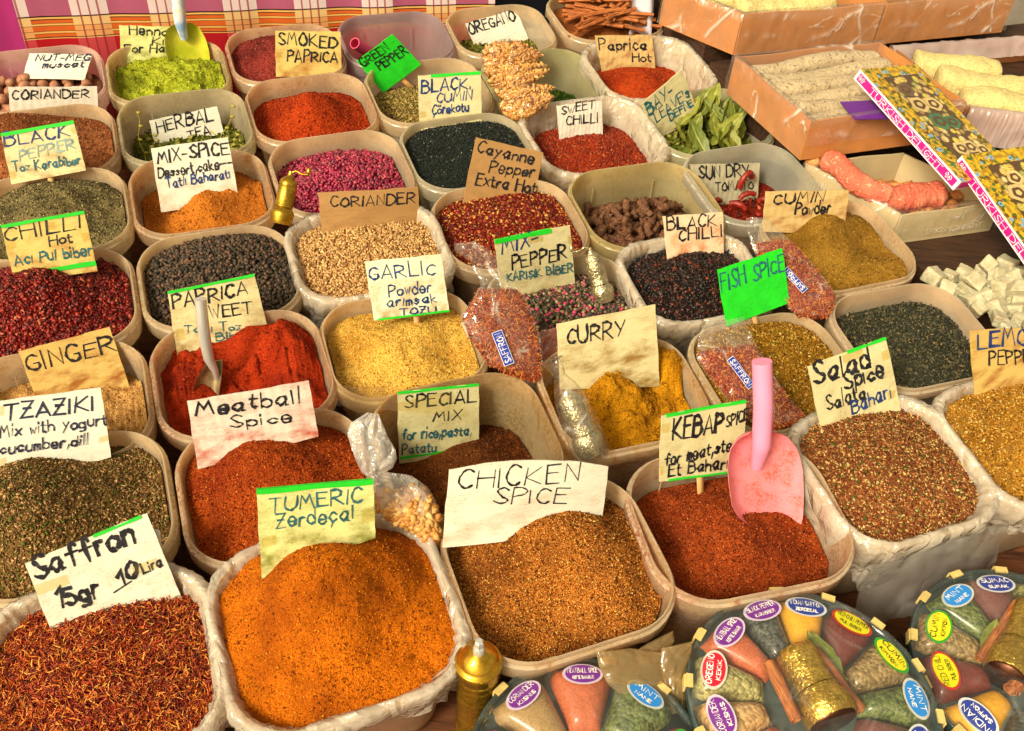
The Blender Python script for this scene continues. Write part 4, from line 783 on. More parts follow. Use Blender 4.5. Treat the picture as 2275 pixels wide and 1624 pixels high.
def drape(name, s0, s1, z0, z1, back, mat, label, cat, fold=.008, seed=0, slope=-.062, lean=.1):
    S_, Z_ = np.meshgrid(np.linspace(s0, s1, 120), np.linspace(z0, z1, 24)); f = fold * (fbm(S_ * 9, Z_ * 1.2, seed, 3) + .5 * np.sin(S_ * 40 + seed + Z_ * 3) * .4)
    P = CO + GU * S_[..., None] + GV * (back + f + lean * Z_)[..., None] + UP * Z_[..., None]
    m = MB(); m.grid(P); m.grid((P + GV * .0015)[:, ::-1]); uv = np.stack([S_, Z_ - slope * S_], -1).reshape(-1, 2)
    o = build(name, m, mat, uv=np.r_[uv, uv]); tag(o, label, cat); return o
drape('plaid_cloth', -.024, 1.047, .0, .62, .0, clothmat(), 'pink, white and orange plaid cloth hanging behind the back row', 'cloth')
drape('magenta_cloth', -.42, -.027, .0, .62, .012, plain('magenta cloth', C(156, 24, 104), .85, var=.12, scale=14), 'plain magenta cloth beside the plaid cloth', 'cloth', .022, 3, lean=.1)
drape('navy_sheet', .9, 1.9, .0, .75, .24, plain('navy sheet', C(26, 34, 52), .7, var=.2, scale=8), 'dark navy sheet hanging behind the cinnamon tub', 'cloth', .02, 5)
drape('grey_sheet', 1.9, 3.2, .0, .75, .30, plain('grey canvas', C(110, 110, 100), .9, var=.15, scale=30), 'grey canvas sheet behind the cardboard boxes', 'cloth', .01, 8)
mb = MB(); P0, P1 = at_z(V('c3', 1640, 40), .26), at_z(V('c3', 1835, 60), .26); 
S_, Z_ = np.meshgrid(np.linspace(0, 1, 14), np.linspace(-.16, .12, 12)); PP = P0 + (P1 - P0) * S_[..., None] + UP * Z_[..., None] + GV * (.05 + .01 * np.sin(S_ * 7 + Z_ * 20))[..., None]
mb.grid(PP); mb.grid((PP + GV * .002)[:, ::-1]); tag(build('paper_sheet', mb, plain('lavender paper', C(206, 200, 214), .7, var=.08)), 'pale lavender paper standing beside the cinnamon sticks', 'paper')

# ------------------------------------------------ confectionery boxes
CARD = plain('brown cardboard', C(190, 124, 66), .75, var=.12, scale=26); CARDIN = plain('inner cardboard', C(160, 108, 62), .8, var=.12, scale=26)
PALECARD = plain('pale greige card', C(196, 178, 138), .6, var=.08, scale=20)
WRAP = film('box wrap film', (.98, .96, .93), .07, .20, 26, 1.0, (.97, .92, .85), 1.6, .8)
def card_box(label, FL, FR, BR, BL, h, mat, name='cardboard_box', taper=0.0, group='cardboard confectionery boxes'):
    c = (FL + FR + BR + BL) / 4; o = empty(name, c - UP * h, label, 'box', group)
    th = .004; T_ = [FL, FR, BR, BL]
    for i in range(4):
        a, b = T_[i], T_[(i + 1) % 4]; inn = norm(np.cross(UP, b - a)); e = norm(b - a)
        a2, b2 = (a + e * th * 1.02, b - e * th * 1.02) if i % 2 else (a, b)
        m = MB(); N_ = 10; u = np.linspace(0, 1, N_)[:, None]; tp = a2 + (b2 - a2) * u + UP * (.0016 * np.sin(u * 9 + i * 2)); bt = tp * 1.0; bt[:, 2] = a2[2] - h
        m.grid(np.stack([tp, bt], 1)); m.grid(np.stack([tp + inn * th, bt + inn * th], 1)[:, ::-1]); m.grid(np.stack([tp + inn * th, tp], 1))
        m.grid(np.stack([np.stack([tp[0], bt[0]]), np.stack([tp[0], bt[0]]) + inn * th])); m.grid(np.stack([np.stack([tp[-1], bt[-1]]), np.stack([tp[-1], bt[-1]]) + inn * th])[:, ::-1])
        build('side_panel', m, mat, o, smooth=False)
    m = MB(); lo = [q - UP * (h - .003) for q in T_]; cc = sum(lo) / 4; lo = [q + (cc - q) * .03 for q in lo]; m.add(lo, [(0, 1, 2, 3)]); m.add([q - UP * .003 for q in lo], [(3, 2, 1, 0)])
    build('bottom', m, CARDIN, o, smooth=False); return o
def wrap_sheet(label, a, b, h, over=.06, seed=0, out=.004, mat=WRAP):
    """clear film folded over one wall of a box and hanging down its face"""
    inn = norm(np.cross(UP, b - a)); n = 90; u = np.linspace(-.01, 1.01, n); prof = [(over, -.03), (over * .5, -.012), (.012, .002), (.002, .005), (-out, .0), (-out, -.25 * h), (-out * 1.2, -.55 * h), (-out, -.8 * h), (-out * 1.4, -.98 * h)]
    R = []
    for k, (d, z) in enumerate(prof):
        w = .009 * np.abs(fbm(u * 16 + k * .35, u * 0 + k * .6, seed, 3)) * (0.4 if k < 4 else 1) ; R.append(a + (b - a) * u[:, None] + inn * (d - w)[:, None] + UP * (z + (.5 * w))[:, None])
    m = MB(); m.grid(np.array(R)[:, ::-1]); o = build('plastic_wrap', m, mat); tag(o, label, 'plastic wrap', 'clear wraps over boxes'); return o
zB, zA, zD = .30, .33, .20
B = dict(FL=at_z(V('c4', 885, 775), zB), BL=at_z(V('c4', 400, 360), zB), BR=at_z(V('c4', 1325, 265), zB)); B['FR'] = B['FL'] + (B['BR'] - B['BL'])
card_box('brown cardboard box of grey-dusted lokum bars', B['FL'], B['FR'], B['BR'], B['BL'], .083, CARD)
A1 = dict(FL=at_z(V('c4', 455, 95), zA), FR=at_z(V('c4', 1352, 30), zA), BL=at_z(V('c4', -40, -100), zA)); A1['BR'] = A1['FR'] + (A1['BL'] - A1['FL']) * .6 + GV * .1
card_box('brown cardboard box of powdered lokum at the very back', A1['FL'], A1['FR'], A1['BR'], A1['BL'], .093, CARD)
A2 = dict(FL=at_z(V('c4', 1360, 30), zA), FR=at_z(V('c4', 2195, -42), zA)); A2['BL'] = A2['FL'] + GV * .25; A2['BR'] = A2['FR'] + GV * .25
card_box('brown cardboard box next to the grey canvas', A2['FL'] + GU * .004, A2['FR'], A2['BR'], A2['BL'] + GU * .004, .095, CARD)
Dd = dict(FL=at_z(V('c4', 1460, 1370), zD), BL=at_z(V('c4', 850, 1035), zD), FR=at_z(V('c4', 2100, 1285), zD)); Dd['BR'] = Dd['FR'] + (Dd['BL'] - Dd['FL'])
card_box('pale greige box of pink lokum rolls with white embossed writing', Dd['FL'], Dd['FR'], Dd['BR'], Dd['BL'], .066, PALECARD, 'lokum_box')
for lab, a, b, h, sd in (('clear wrap over the front of the back box', A1['FL'], A1['FR'], .09, 1), ('clear wrap over the slanting side of the back box', A1['BL'], A1['FL'], .09, 2), ('clear wrap over the box next to the grey canvas', A2['FL'] + GU * .01, A2['FR'], .09, 3),
                         ('clear wrap over the front of the box of grey lokum bars', B['FL'], B['FR'], .05, 4), ('clear wrap over the bay leaf side of the box of grey lokum bars', B['BL'], B['FL'], .08, 5), ('clear wrap inside the rear wall of the box of grey lokum bars', B['BR'], B['BL'], .02, 8),
                         ('shiny wrap over the long side of the pink lokum box', Dd['BL'], Dd['FL'], .064, 6), ('clear wrap over the front of the pink lokum box', Dd['FL'], Dd['FR'], .055, 7)):
    wrap_sheet(lab, a, b, h, seed=sd)
aB, bB = g2(B['FL']); aD, bD = g2(Dd['FL']); aA, bA = g2(A1['FL'])
riser(aD + .01, aD + .62, bD - .16, bD + .19, .125, 'dark crate carrying the pink lokum box and the white lokum cubes')
riser(aB + .03, aB + .95, bB + .08, bB + .42, .204, 'dark crate under the box of grey lokum bars')
riser(aA - .04, aA + .80, bA + .06, bA + .36, .226, 'dark crate under the two back boxes')
# embossed writing on the pale box
def side_text(label_obj, txt, a, b, h, z0, mat, out=.0008, wid=.12, serif=True):
    """lettering on an upright face from a to b (3D baseline), letter height h"""
    e = norm(b - a); n = norm(np.cross(e, UP)); L = np.linalg.norm(b - a); mb = MB(); k = 0
    for s in strokes(txt, (0, 0), (L * 1000, 0), h * 1000, (0, 1), .0, None, 2.0):
        segs = [s]
        if serif:
            for q in (s[0], s[-1]): segs.append(np.array([[q[0] - .16 * h * 1000, q[1]], [q[0] + .16 * h * 1000, q[1]]]))
        for j, g in enumerate(segs):
            k += 1; ribbon(mb, g[:, :] * np.array([1, 1]), wid * h * 1000 * (1 if j == 0 else .6), lambda A, l: a + e * (A[:, :1] / 1000) + UP * (A[:, 1:] / 1000) + n * l, out + k * 8e-6)
    if mb.n and np.dot(np.cross(e, UP), n) > 0: pass
    return mb
EMB = plain('white print', C(226, 214, 194), .6, var=.05)
_e = norm(Dd['FR'] - Dd['FL']); lb = [o for o in COL.objects if o.name.startswith('lokum_box')][0]
mbx = side_text(lb, 'TURKISH DELIGHT', Dd['FL'] + _e * .055 - UP * .046, Dd['FL'] + _e * .19 - UP * .046, .0105, 0, EMB, .006)
mbx.f = [f[::-1] for f in mbx.f]; build('lettering', mbx, EMB, lb, smooth=False)

# lokum bars
def sugar(name, c, speck, amt):
    m = NT(name); a = m.noise(260, 4, None, .7); b = m.noise(22, 4); c0 = C(*c)
    col = m.ramp(a, [(.3, tuple(x * .6 for x in c0)), (.55, c0)]); vo = m.noise(130, 2); col = m.mix(m.n('Math', {0: m.thr(vo, .60, .68), 1: amt}, operation='MULTIPLY').outputs[0], col, C(*speck))
    col = m.mix(m.n('Math', {0: m.thr(b, .5, .75), 1: .35}, operation='MULTIPLY').outputs[0], col, C(*speck))
    return m.done(m.pbsdf(base=col, rough=.8, spec=.35, nrm=m.bump(a, 1, .0025, m.bump(vo, .8, .003, m.bump(b, .6, .006)))))
GREYSUG = sugar('sesame dusted sugar', (194, 172, 138), (84, 70, 56), .7); CREAMSUG = sugar('cream sugar', (216, 196, 132), (150, 122, 70), .4); PINKSUG = sugar('pink sugar', (218, 106, 82), (240, 190, 150), .5)
PEACH = sugar('peach lump', (224, 150, 84), (240, 200, 150), .2)
def bar(name, p, q, w, h, mat, label, cat, group, seed, wav=.01, bow=0.):
    n, k = 60, 28; t = np.linspace(0, 1, n); d = q - p; sd = norm(np.cross(UP, d)); R = []
    for i, s in enumerate(t):
        c = p + d * s + sd * wav * math.sin(5 * s + seed) + UP * (bow * math.sin(math.pi * s) + .004 * math.sin(7 * s + seed * 2)); tap = min(1, (min(s, 1 - s) / .05) ** .5 + .35) if min(s, 1 - s) < .05 else 1
        a = np.linspace(0, 2 * np.pi, k, endpoint=False); ca, sa = np.cos(a), np.sin(a); rr = (np.abs(ca) ** 3 + np.abs(sa) ** 3) ** (-1 / 3) * (1 + .10 * fbm(a * 1.6 + i * .05, a * 0 + seed * 3 + i * .22, seed, 4))
        R.append(c + (sd * (w / 2) * ca[:, None] + UP * (h / 2) * sa[:, None]) * rr[:, None] * tap)
    m = MB(); m.grid(np.array(R), 0, True); m.fan(R[0]); m.fan(R[-1]); o = build(name, m, mat); tag(o, label, cat, group); return o
eB, vB = B['FR'] - B['FL'], B['BL'] - B['FL']
for i in range(6):
    s = .10 + i * .155; p = B['FL'] + vB * s + eB * .05 - UP * (.036 - .005 * (i % 2)); bar('lokum_bar', p, p + eB * .9 + vB * .04, .041, .052, GREYSUG, ['first', 'second', 'third', 'fourth', 'fifth', 'sixth'][i] + ' grey sesame-dusted lokum bar from the front wall of its box', 'sweet', 'grey lokum bars', i, .004)
eA, vA = A1['FR'] - A1['FL'], A1['BL'] - A1['FL']
for i in range(3):
    p = A1['FL'] + GV * (.045 + i * .07) + eA * .04 + GU * .0 - UP * .02; bar('lokum_bar', p - GU * .04 * i, p + eA * .66, .07, .065, CREAMSUG, ['front', 'middle', 'rear'][i] + ' thick powdered lokum bar in the very back box', 'sweet', 'thick lokum bars', 20 + i, .006)
# liner box with printed plastic, beside the gift boxes
c1_, c2_, c3_, c4_ = at_z(V('c4', 1400, 300), .27), at_z(V('c4', 2290, 235), .27), at_z(V('c4', 2420, 760), .27), at_z(V('c4', 1890, 690), .27)
card_box('box lined with pinkish printed plastic beside the gift boxes', c4_, c3_, c2_ + GU * .02, c1_, .07, CARDIN)
LINP = film('pink printed liner', (.9, .8, .8), .75, .2, 30, .6, (.72, .58, .56), .9)
for lab, a, b, h, sd in (('pinkish printed plastic along the rear of the lined box', c2_ + GU * .02, c1_, .03, 11), ('pinkish printed plastic over the front of the lined box', c4_, c3_, .075, 12)):
    o = wrap_sheet(lab, a, b, h, .03, sd, .005, LINP)
REDP = plain('red print', C(170, 24, 36), .5); 
def print_patch(name, pts, mat, label, cat='print'):
    m = MB(); m.fan([np.asarray(p) for p in pts]); m.fan([np.asarray(p) + np.array([0, .0015, -.001]) for p in pts][::-1]); o = build(name, m, mat, smooth=False); tag(o, label, cat); return o
for i in range(3):
    s = .2 + i * .3; p = c4_ + (c1_ - c4_) * s + (c3_ - c4_) * .10 - UP * .012; bar('lokum_bar', p, p + (c3_ - c4_) * 1.1, .07, .06, CREAMSUG, ['front', 'middle', 'rear'][i] + ' smooth cream lokum bar in the printed plastic box', 'sweet', 'cream lokum bars', 31 + i, .004)
# pink rolls
zr = .205
pr = [(V('c4', 960, 1010), .215), (V('c4', 1050, 1040), .222), (V('c4', 1150, 1150), .214), (V('c4', 1280, 1220), .206), (V('c4', 1400, 1240), .202)]
def sausage(name, pts, rad, mat, label, cat, group=None, flat=1.0, seed=0, n=60):
    P = np.array(pts); t = np.linspace(0, len(P) - 1, n); Q = np.stack([np.interp(t, range(len(P)), P[:, i]) for i in range(3)], 1)
    for _ in range(4): Q[1:-1] = (Q[:-2] + 2 * Q[1:-1] + Q[2:]) / 4
    r = rad * (1 + .16 * vnoise(np.arange(n) * .11, np.zeros(n) + seed, seed)); s = np.minimum(np.arange(n), np.arange(n)[::-1]) / 6.; r = r * np.minimum(1, np.sqrt(s + .12))
    m = MB(); m.tube(Q, r, 26); v = m.v[0]; c_ = np.repeat(Q, 26, 0); m.v[0] = v + norm(v - c_ + 1e-9) * (rad * (-.05 * fbm(v[:, 0] * 40 + seed, v[:, 1] * 40 + v[:, 2] * 60, seed, 2) + .16 * fbm(v[:, 0] * 330 + v[:, 2] * 90, v[:, 1] * 330 + v[:, 2] * 200, seed, 2)))[:, None]; o = build(name, m, mat); tag(o, label, cat, group); return o
sausage('lokum_roll', [at_z(p, z) for p, z in pr], .021, PINKSUG, 'bent pink sugared lokum roll over the box corner', 'sweet', 'pink lokum rolls', seed=2)
sausage('lokum_roll', [at_z(V('c4', 1310, 1255), .190), at_z(V('c4', 1420, 1265), .192), at_z(V('c4', 1560, 1245), .192), at_z(V('c4', 1730, 1235), .192)], .027, PINKSUG, 'thick straight pink sugared lokum roll along the front wall', 'sweet', 'pink lokum rolls', seed=5)
sausage('lokum_roll', [at_z(V('c4', 1180, 1180), .185), at_z(V('c4', 1290, 1230), .185), at_z(V('c4', 1380, 1260), .185)], .016, PINKSUG, 'thin pink sugared lokum roll under the bent one', 'sweet', 'pink lokum rolls', seed=8)
for i, (x, y) in enumerate(((1310, 1180), (1420, 1190), (1500, 1190), (1550, 1330), (1610, 1320), (1700, 1310), (1760, 1305), (1660, 1200), (1820, 1240), (900, 1020))):
    p = at_z(V('c4', x, y), .172 if i < 9 else .205); v, f = _ico(2); v = v * np.array([.018, .013, .012]) * (1 + .12 * np.random.default_rng(i).normal(size=(len(v), 1))); m = MB(); m.add(v + p, f); tag(build('lokum_lump', m, PEACH), 'small peach lokum lump beside the pink rolls', 'sweet', 'peach lokum lumps in the pale box')
m = MB(); qa = [at_z(V('c4', *q), .197) for q in ((1120, 1010), (1450, 985), (1425, 1160), (1150, 1180))]
# purple card
pc = [at_z(V('c4', *q), .303) for q in ((1065, 645), (1340, 632), (1440, 752), (1160, 756))]; m = MB(); m.fan(pc[::-1]); m.fan([q - UP * .0012 for q in pc]); tag(build('purple_card', m, plain('purple card', C(96, 36, 130), .45, var=.06, scale=20), smooth=False), 'blank purple card lying on the grey lokum bars', 'card')

# gift boxes
def giftmat():
    m = NT('floral print'); uv = m.uv(); big = m.noise(14, 3, uv); vo = m.n('TexVoronoi', {'Scale': 15, 'Randomness': .8}); m.set(vo.inputs['Vector'], uv)
    col = m.ramp(m.noise(34, 3, uv), [(.42, C(206, 166, 24)), (.6, C(150, 112, 20))])
    leaf = m.n('TexVoronoi', {'Scale': 42, 'Randomness': 1.}); m.set(leaf.inputs['Vector'], uv); ls = m.n('SeparateColor', {0: leaf.outputs['Color']}).outputs[0]
    col = m.mix(m.thr(ls, .80, .84), col, C(70, 96, 30)); col = m.mix(m.thr(ls, .12, .08), col, C(96, 64, 16))
    col = m.mix(m.thr(vo.outputs['Distance'], .30, .26), col, C(120, 158, 190)); col = m.mix(m.thr(vo.outputs['Distance'], .12, .09), col, C(20, 24, 50))
    return m.done(m.pbsdf(base=col, rough=.35, spec=.5))
FLOR = giftmat(); MAG = plain('magenta print', C(198, 20, 128), .4, var=.06, scale=20); WHT = plain('white gloss print', C(236, 224, 230), .45, var=.04)
def solve_box(TLp, BLp, TRp, z0, z1):
    a, b = at_z(TLp, z0), at_z(BLp, z1); Lx = b - a; lo, hi = z0 - .15, z0 + .15
    for _ in range(60):
        mid = (lo + hi) / 2; w = at_z(TRp, mid) - a
        if np.dot(w, Lx) * (1 if np.dot(at_z(TRp, hi) - a, Lx) > 0 else -1) > 0: hi = mid
        else: lo = mid
    return a, Lx, at_z(TRp, (lo + hi) / 2) - a
def photo_mat(name, cols):
    m = NT(name); uv = m.uv(); vo = m.n('TexVoronoi', {'Scale': 7., 'Randomness': .9}); m.set(vo.inputs['Vector'], uv); r = m.n('SeparateColor', {0: vo.outputs['Color']}).outputs[0]
    col = m.ramp(r, [(i / (len(cols) - 1), C(*c)) for i, c in enumerate(cols)])
    wv = m.n('TexWave', {'Scale': 9, 'Distortion': 8, 'Detail': 1}, wave_type='RINGS'); m.set(wv.inputs['Vector'], uv)
    col = m.mix(m.n('Math', {0: m.thr(wv.outputs[0], .35, .1), 1: .55}, operation='MULTIPLY').outputs[0], col, C(70, 46, 24)); col = m.mix(m.thr(vo.outputs['Distance'], .42, .6), col, C(84, 58, 30))
    return m.done(m.pbsdf(base=col, rough=.35, spec=.5))
PH1 = photo_mat('sweets picture', [(222, 196, 130), (230, 206, 140), (160, 126, 80), (230, 196, 84), (130, 144, 84), (236, 206, 80), (200, 160, 104)])
def gift_box(label, a, Lx, Wx, th, patches):
    n = norm(np.cross(Wx, Lx)); n = n if n[2] > 0 else -n; o = empty('gift_box', a + Lx * .5 + Wx * .5 - n * th, label, 'gift box', 'yellow and magenta gift boxes')
    m = MB(); P = [a, a + Wx, a + Wx + Lx, a + Lx]; m.fan(P[::-1]); l, w = np.linalg.norm(Lx), np.linalg.norm(Wx)
    build('lid', m, FLOR, o, smooth=False, uv=[(0, 0), (w / .09 * .3, 0), (w / .09 * .3, l / .09 * .3), (0, l / .09 * .3)][::-1])
    Q = [p - n * th for p in P]; m = MB()
    for i in range(4): m.fan([P[i], Q[i], Q[(i + 1) % 4], P[(i + 1) % 4]])
    m.fan(Q); build('case', m, WHT, o, smooth=False)
    # magenta bands a little proud of the white sides
    sides = ((a, Lx), (a + Lx, Wx), (a, Wx)); m = MB()
    for sp, ax in sides:
        L_ = np.linalg.norm(ax); e = ax / L_; out = norm(sp + ax / 2 - (a + Lx / 2 + Wx / 2)); out = norm(out - e * np.dot(out, e) - n * np.dot(out, n)); q = sp + e * .006 - n * th * .16 + out * .0008
        m.fan([q, q + e * (L_ - .012), q + e * (L_ - .012) - n * th * .7, q - n * th * .7] if np.dot(np.cross(e, -n), out) > 0 else [q - n * th * .7, q + e * (L_ - .012) - n * th * .7, q + e * (L_ - .012), q])
    build('magenta_band', m, MAG, o, smooth=False)
    L_ = l; e = Lx / l; out = norm(-Wx); m = MB(); k = 0; b0 = a + e * L_ * .15 - n * th * .76
    for s in strokes('TURKISH DELIGHT', (0, 0), (L_ * 700, 0), th * 500, (0, 1), 0, None, 2.0):
        segs = [s] + [np.array([[q[0] - th * 62, q[1]], [q[0] + th * 62, q[1]]]) for q in (s[0], s[-1])]
        for g in segs: k += 1; ribbon(m, g, th * 58, lambda A, ly: b0 + e * (A[:, :1] / 1000) + n * (A[:, 1:] / 1000) + out * ly, .0013 + k * 6e-6)
    for s0 in (.035, .90):                                # scrolls at both ends
        for sg in (-1, 1):
            tt = np.linspace(0, 9, 26); rr = th * (.30 - .028 * tt); c0 = np.array([L_ * (s0 + .02) * 1000 + sg * th * 180, th * 480]); g = np.stack([c0[0] + sg * rr * 1000 * .55 * np.cos(tt), c0[1] + rr * 1000 * np.sin(tt)], 1)
            k += 1; ribbon(m, g, th * 50, lambda A, ly: a - n * th + e * (A[:, :1] / 1000) + n * (A[:, 1:] / 1000) + out * ly, .0013 + k * 6e-6)
    m.f = [f for f in m.f]; build('lettering', m, WHT, o, smooth=False)
    m = MB(); q = a + Lx * .09 + Wx * .24 + n * .0008; ll, ww = Lx * .84, Wx * .62; m.fan([q, q + ww, q + ww + ll, q][::-1] if False else [q + ll, q + ll + ww, q + ww, q])
    build('window_picture', m, PH1, o, smooth=False, uv=[(0, 2.3), (1, 2.3), (1, 0), (0, 0)])
    m = MB()
    for (u, v, r, mi) in patches:
        c = a + Lx * v + Wx * u + n * .0014
        for ring_ in (1., .62, .3):
            t_ = np.linspace(0, 2 * np.pi, 20, endpoint=False); c = c + n * .0002
            m.fan([c + r * ring_ * (math.cos(x) * norm(Wx) + .85 * math.sin(x) * norm(Lx)) * (1 + .08 * math.sin(5 * x)) for x in (t_ if np.dot(np.cross(Wx, Lx), n) > 0 else t_[::-1])], mi if ring_ in (1., .3) else 2)
    build('sweet_print', m, [plain('cream sweet print', C(206, 178, 120), .4), plain('nut sweet print', C(110, 84, 60), .4), plain('brown swirl print', C(92, 62, 34), .4), plain('green sweet print', C(70, 110, 74), .4)], o, smooth=False)
    return o
a, Lx, Wx = solve_box(V('c4', 1195, 440), V('c4', 1835, 1152), V('c4', 1548, 408), .365, .285)
gift_box('yellow floral gift box with magenta side lying across the lokum boxes', a, Lx, Wx, .022, [(.42, .22, .022, 1), (.42, .36, .024, 0), (.66, .37, .022, 0), (.5, .52, .026, 3), (.7, .54, .02, 3), (.45, .76, .02, 0), (.62, .76, .02, 0), (.4, .86, .018, 0), (.6, .86, .02, 1), (.78, .8, .018, 0)])
a, Lx2, Wx2 = solve_box(V('c4', 1838, 988), V('c4', 2500, 1930), V('c4', 2250, 925), .305, .20)
gift_box('second yellow floral gift box, lower and cut by the picture edge', a, Lx2, Wx2, .022, [(.4, .3, .024, 0), (.5, .45, .026, 0), (.7, .46, .024, 0), (.45, .6, .02, 1), (.7, .65, .02, 0), (.5, .2, .02, 0)])

# ================================================================== countable goods lying in the tubs
def rotm(rng, flat=0.):
    q = rng.normal(size=4); q[1:3] *= (1 - flat); q = q / np.linalg.norm(q); return Matrix.Identity(3) if False else __import__('mathutils').Quaternion(q.tolist()).to_matrix()
def litter(t, name, meshes, pts, zoff, label, cat, group, rng, flat=.3, smin=.85, smax=1.15, normal=False):
    """single pieces lying on the filling of a tub, at local x, y"""
    for i, (x, y) in enumerate(pts):
        z = float(t.H(np.array(x), np.array(y))) + (zoff[i] if hasattr(zoff, '__len__') else zoff)
        o = place(name, meshes[int(rng.integers(len(meshes)))], None, t.P(x, y, z)); ORI[o.name] = np.array(o.location)
        s = rng.uniform(smin, smax); o.rotation_euler = rotm(rng, flat).to_euler(); o.scale = (s, s, s); tag(o, label, cat, group)
def poisson(t, n, dmin, rng, ins=.03):
    P = []; tries = 0
    while len(P) < n and tries < 20000:
        tries += 1; x, y = rng.uniform(-t.w / 2, t.w / 2), rng.uniform(-t.d / 2, t.d / 2)
        if not inside(t, np.array(x), np.array(y), ins): continue
        if all((x - a) ** 2 + (y - b) ** 2 > dmin ** 2 for a, b in P): P.append((x, y))
    return P
rng = np.random.default_rng(42)
# nutmegs
NUT = []; nm = grainmat('nutmeg', K((0, (120, 72, 50)), (1, (176, 122, 92))), .6, .35, .4, 160)
for k in range(3):
    v, f = _ico(3); r = np.random.default_rng(k); v = v * np.array([.0122, .0100, .0100]); v = v * (1 + .05 * vnoise(v[:, 0] * 300 + k, v[:, 1] * 300)[:, None]); NUT.append(mesh_from('nutmeg', v, f, nm))
t = TUB[0, 0]; p1 = poisson(t, 62, .0225, rng, .038); litter(t, 'nutmeg', NUT, p1, .010, 'whole brown nutmeg lying in the nutmeg tub', 'nutmeg', 'nutmegs in the tub beside the magenta cloth', rng)
p2 = [p for p in poisson(t, 26, .03, rng, .05) if p[0] < -.02 or p[0] > .09]; litter(t, 'nutmeg', NUT, p2, .026, 'whole brown nutmeg lying in the nutmeg tub', 'nutmeg', 'nutmegs in the tub beside the magenta cloth', rng)
# dried galangal roots
def root_mesh(seed):
    r = np.random.default_rng(seed); n = 16; L = r.uniform(.020, .042); bend = r.uniform(.4, 2.4); tt = np.linspace(-.5, .5, n)
    P = np.c_[L * np.sin(tt * bend) / bend * 1.3, L * .5 * (np.cos(tt * bend) - 1) * 1.2, .004 * r.normal() * tt]; rad = r.uniform(.0055, .0075) * (1 + .07 * np.sin(tt * 34 + r.uniform(0, 6)) + .9 * vnoise(tt * 6 + 2, tt * 0 + seed * .7, seed))
    rad[0] *= .8; rad[-1] *= .8; m = MB(); m.tube(P, rad, 9); kx = r.integers(3, n - 4)
    if seed % 2: m.tube([P[kx], P[kx] + np.array([.003, .012, .004]) * r.choice([-1, 1])], [.006, .0045], 8)
    v = np.concatenate(m.v); v = v + .0007 * r.normal(size=v.shape); return mesh_from('dried_root', v, m.f, ROOTM)
mm = NT('dried root'); a_ = mm.noise(260, 4, None, .7); w_ = mm.n('TexWave', {'Scale': 70, 'Distortion': 3}); mm.set(w_.inputs['Vector'], mm.obj())
cc = mm.ramp(a_, [(.3, C(54, 32, 20)), (.55, C(104, 66, 44)), (.75, C(150, 106, 76))]); cc = mm.mix(mm.n('Math', {0: mm.thr(w_.outputs[0], .5, .9), 1: .08}, operation='MULTIPLY').outputs[0], cc, C(196, 150, 116))
ROOTM = mm.done(mm.pbsdf(base=cc, rough=.75, spec=.25, nrm=mm.bump(a_, .8, .0015)))
RT = [root_mesh(k) for k in range(9)]; t = TUB[4, 3]
for layer, (n, dm, zz) in enumerate(((64, .020, .006), (40, .024, .020), (18, .03, .034), (6, .03, .048))):
    pts = [p for p in poisson(t, n, dm, rng, .036 + .014 * layer)]; pts = [(x, y - .006 * layer) for x, y in pts]
    litter(t, 'dried_root', RT, pts, zz, 'knobbly dried brown root piece in the unlabelled root tub', 'dried root', 'dried roots heaped in one tub', rng, .2)
# bay leaves
def leaf_mesh(seed, L=.066, Wd=.026):
    r = np.random.default_rng(seed); n, k = 15, 7; R = []; bd, tw, fold = r.uniform(-.5, .8), r.uniform(-.6, .6), r.uniform(.1, .5)
    for i, s in enumerate(np.linspace(0, 1, n)):
        w = Wd * .5 * (math.sin(math.pi * s ** .85) ** .8 if 0 < s < 1 else .0) + .0003; u = np.linspace(-1, 1, k); y = u * w * (1 + .05 * math.sin(s * 30 + seed))
        z = fold * np.abs(y) + bd * L * (s - .4) ** 2 + tw * y * (s - .5) + .0012 * np.sin(s * 22 + u * 4 + seed); R.append(np.c_[np.full(k, L * (s - .2)), y, z])
    m = MB(); R = np.array(R); m.grid(R); m.grid((R - np.array([0, 0, .0004]))[:, ::-1]); u, s = np.meshgrid(np.linspace(0, 1, k), np.linspace(0, 1, n)); uv = np.stack([u, s], -1).reshape(-1, 2)
    m.tube([(-.2 * L, 0, bd * L * .16), (-.32 * L, 0, bd * L * .26)], [.0008, .0006], 6)
    return mesh_from('bay_leaf', np.concatenate(m.v), m.f, LEAFM[seed % 3], uv=np.r_[uv, uv, np.zeros((24, 2))])
LEAFM = []
for k, (a_, b_) in enumerate((((96, 108, 30), (138, 142, 54)), ((112, 118, 36), (156, 156, 66)), ((84, 98, 34), (120, 130, 52)))):
    mm = NT('bay leaf %d' % k); uv = mm.uv(); sx = mm.n('SeparateXYZ', {0: uv}); nn = mm.noise(6, 4, uv)
    col = mm.ramp(nn, [(.3, C(*a_)), (.7, C(*b_))]); ab = mm.n('Math', {0: mm.n('Math', {0: sx.outputs[0], 1: .5}, operation='SUBTRACT').outputs[0]}, operation='ABSOLUTE')
    col = mm.mix(mm.thr(ab.outputs[0], .05, .02), col, C(170, 168, 96)); tl = mm.n('BsdfTranslucent', {'Color': col}); pb = mm.pbsdf(base=col, rough=.5, spec=.4, nrm=mm.bump(mm.noise(60, 3), .3, .001))
    LEAFM.append(mm.done(mm.n('MixShader', {0: .2, 1: pb.outputs[0], 2: tl.outputs[0]})))
LV = [leaf_mesh(k, .062 + .012 * (k % 3), .028 + .003 * (k % 2)) for k in range(8)]; t = TUB[5, 2]
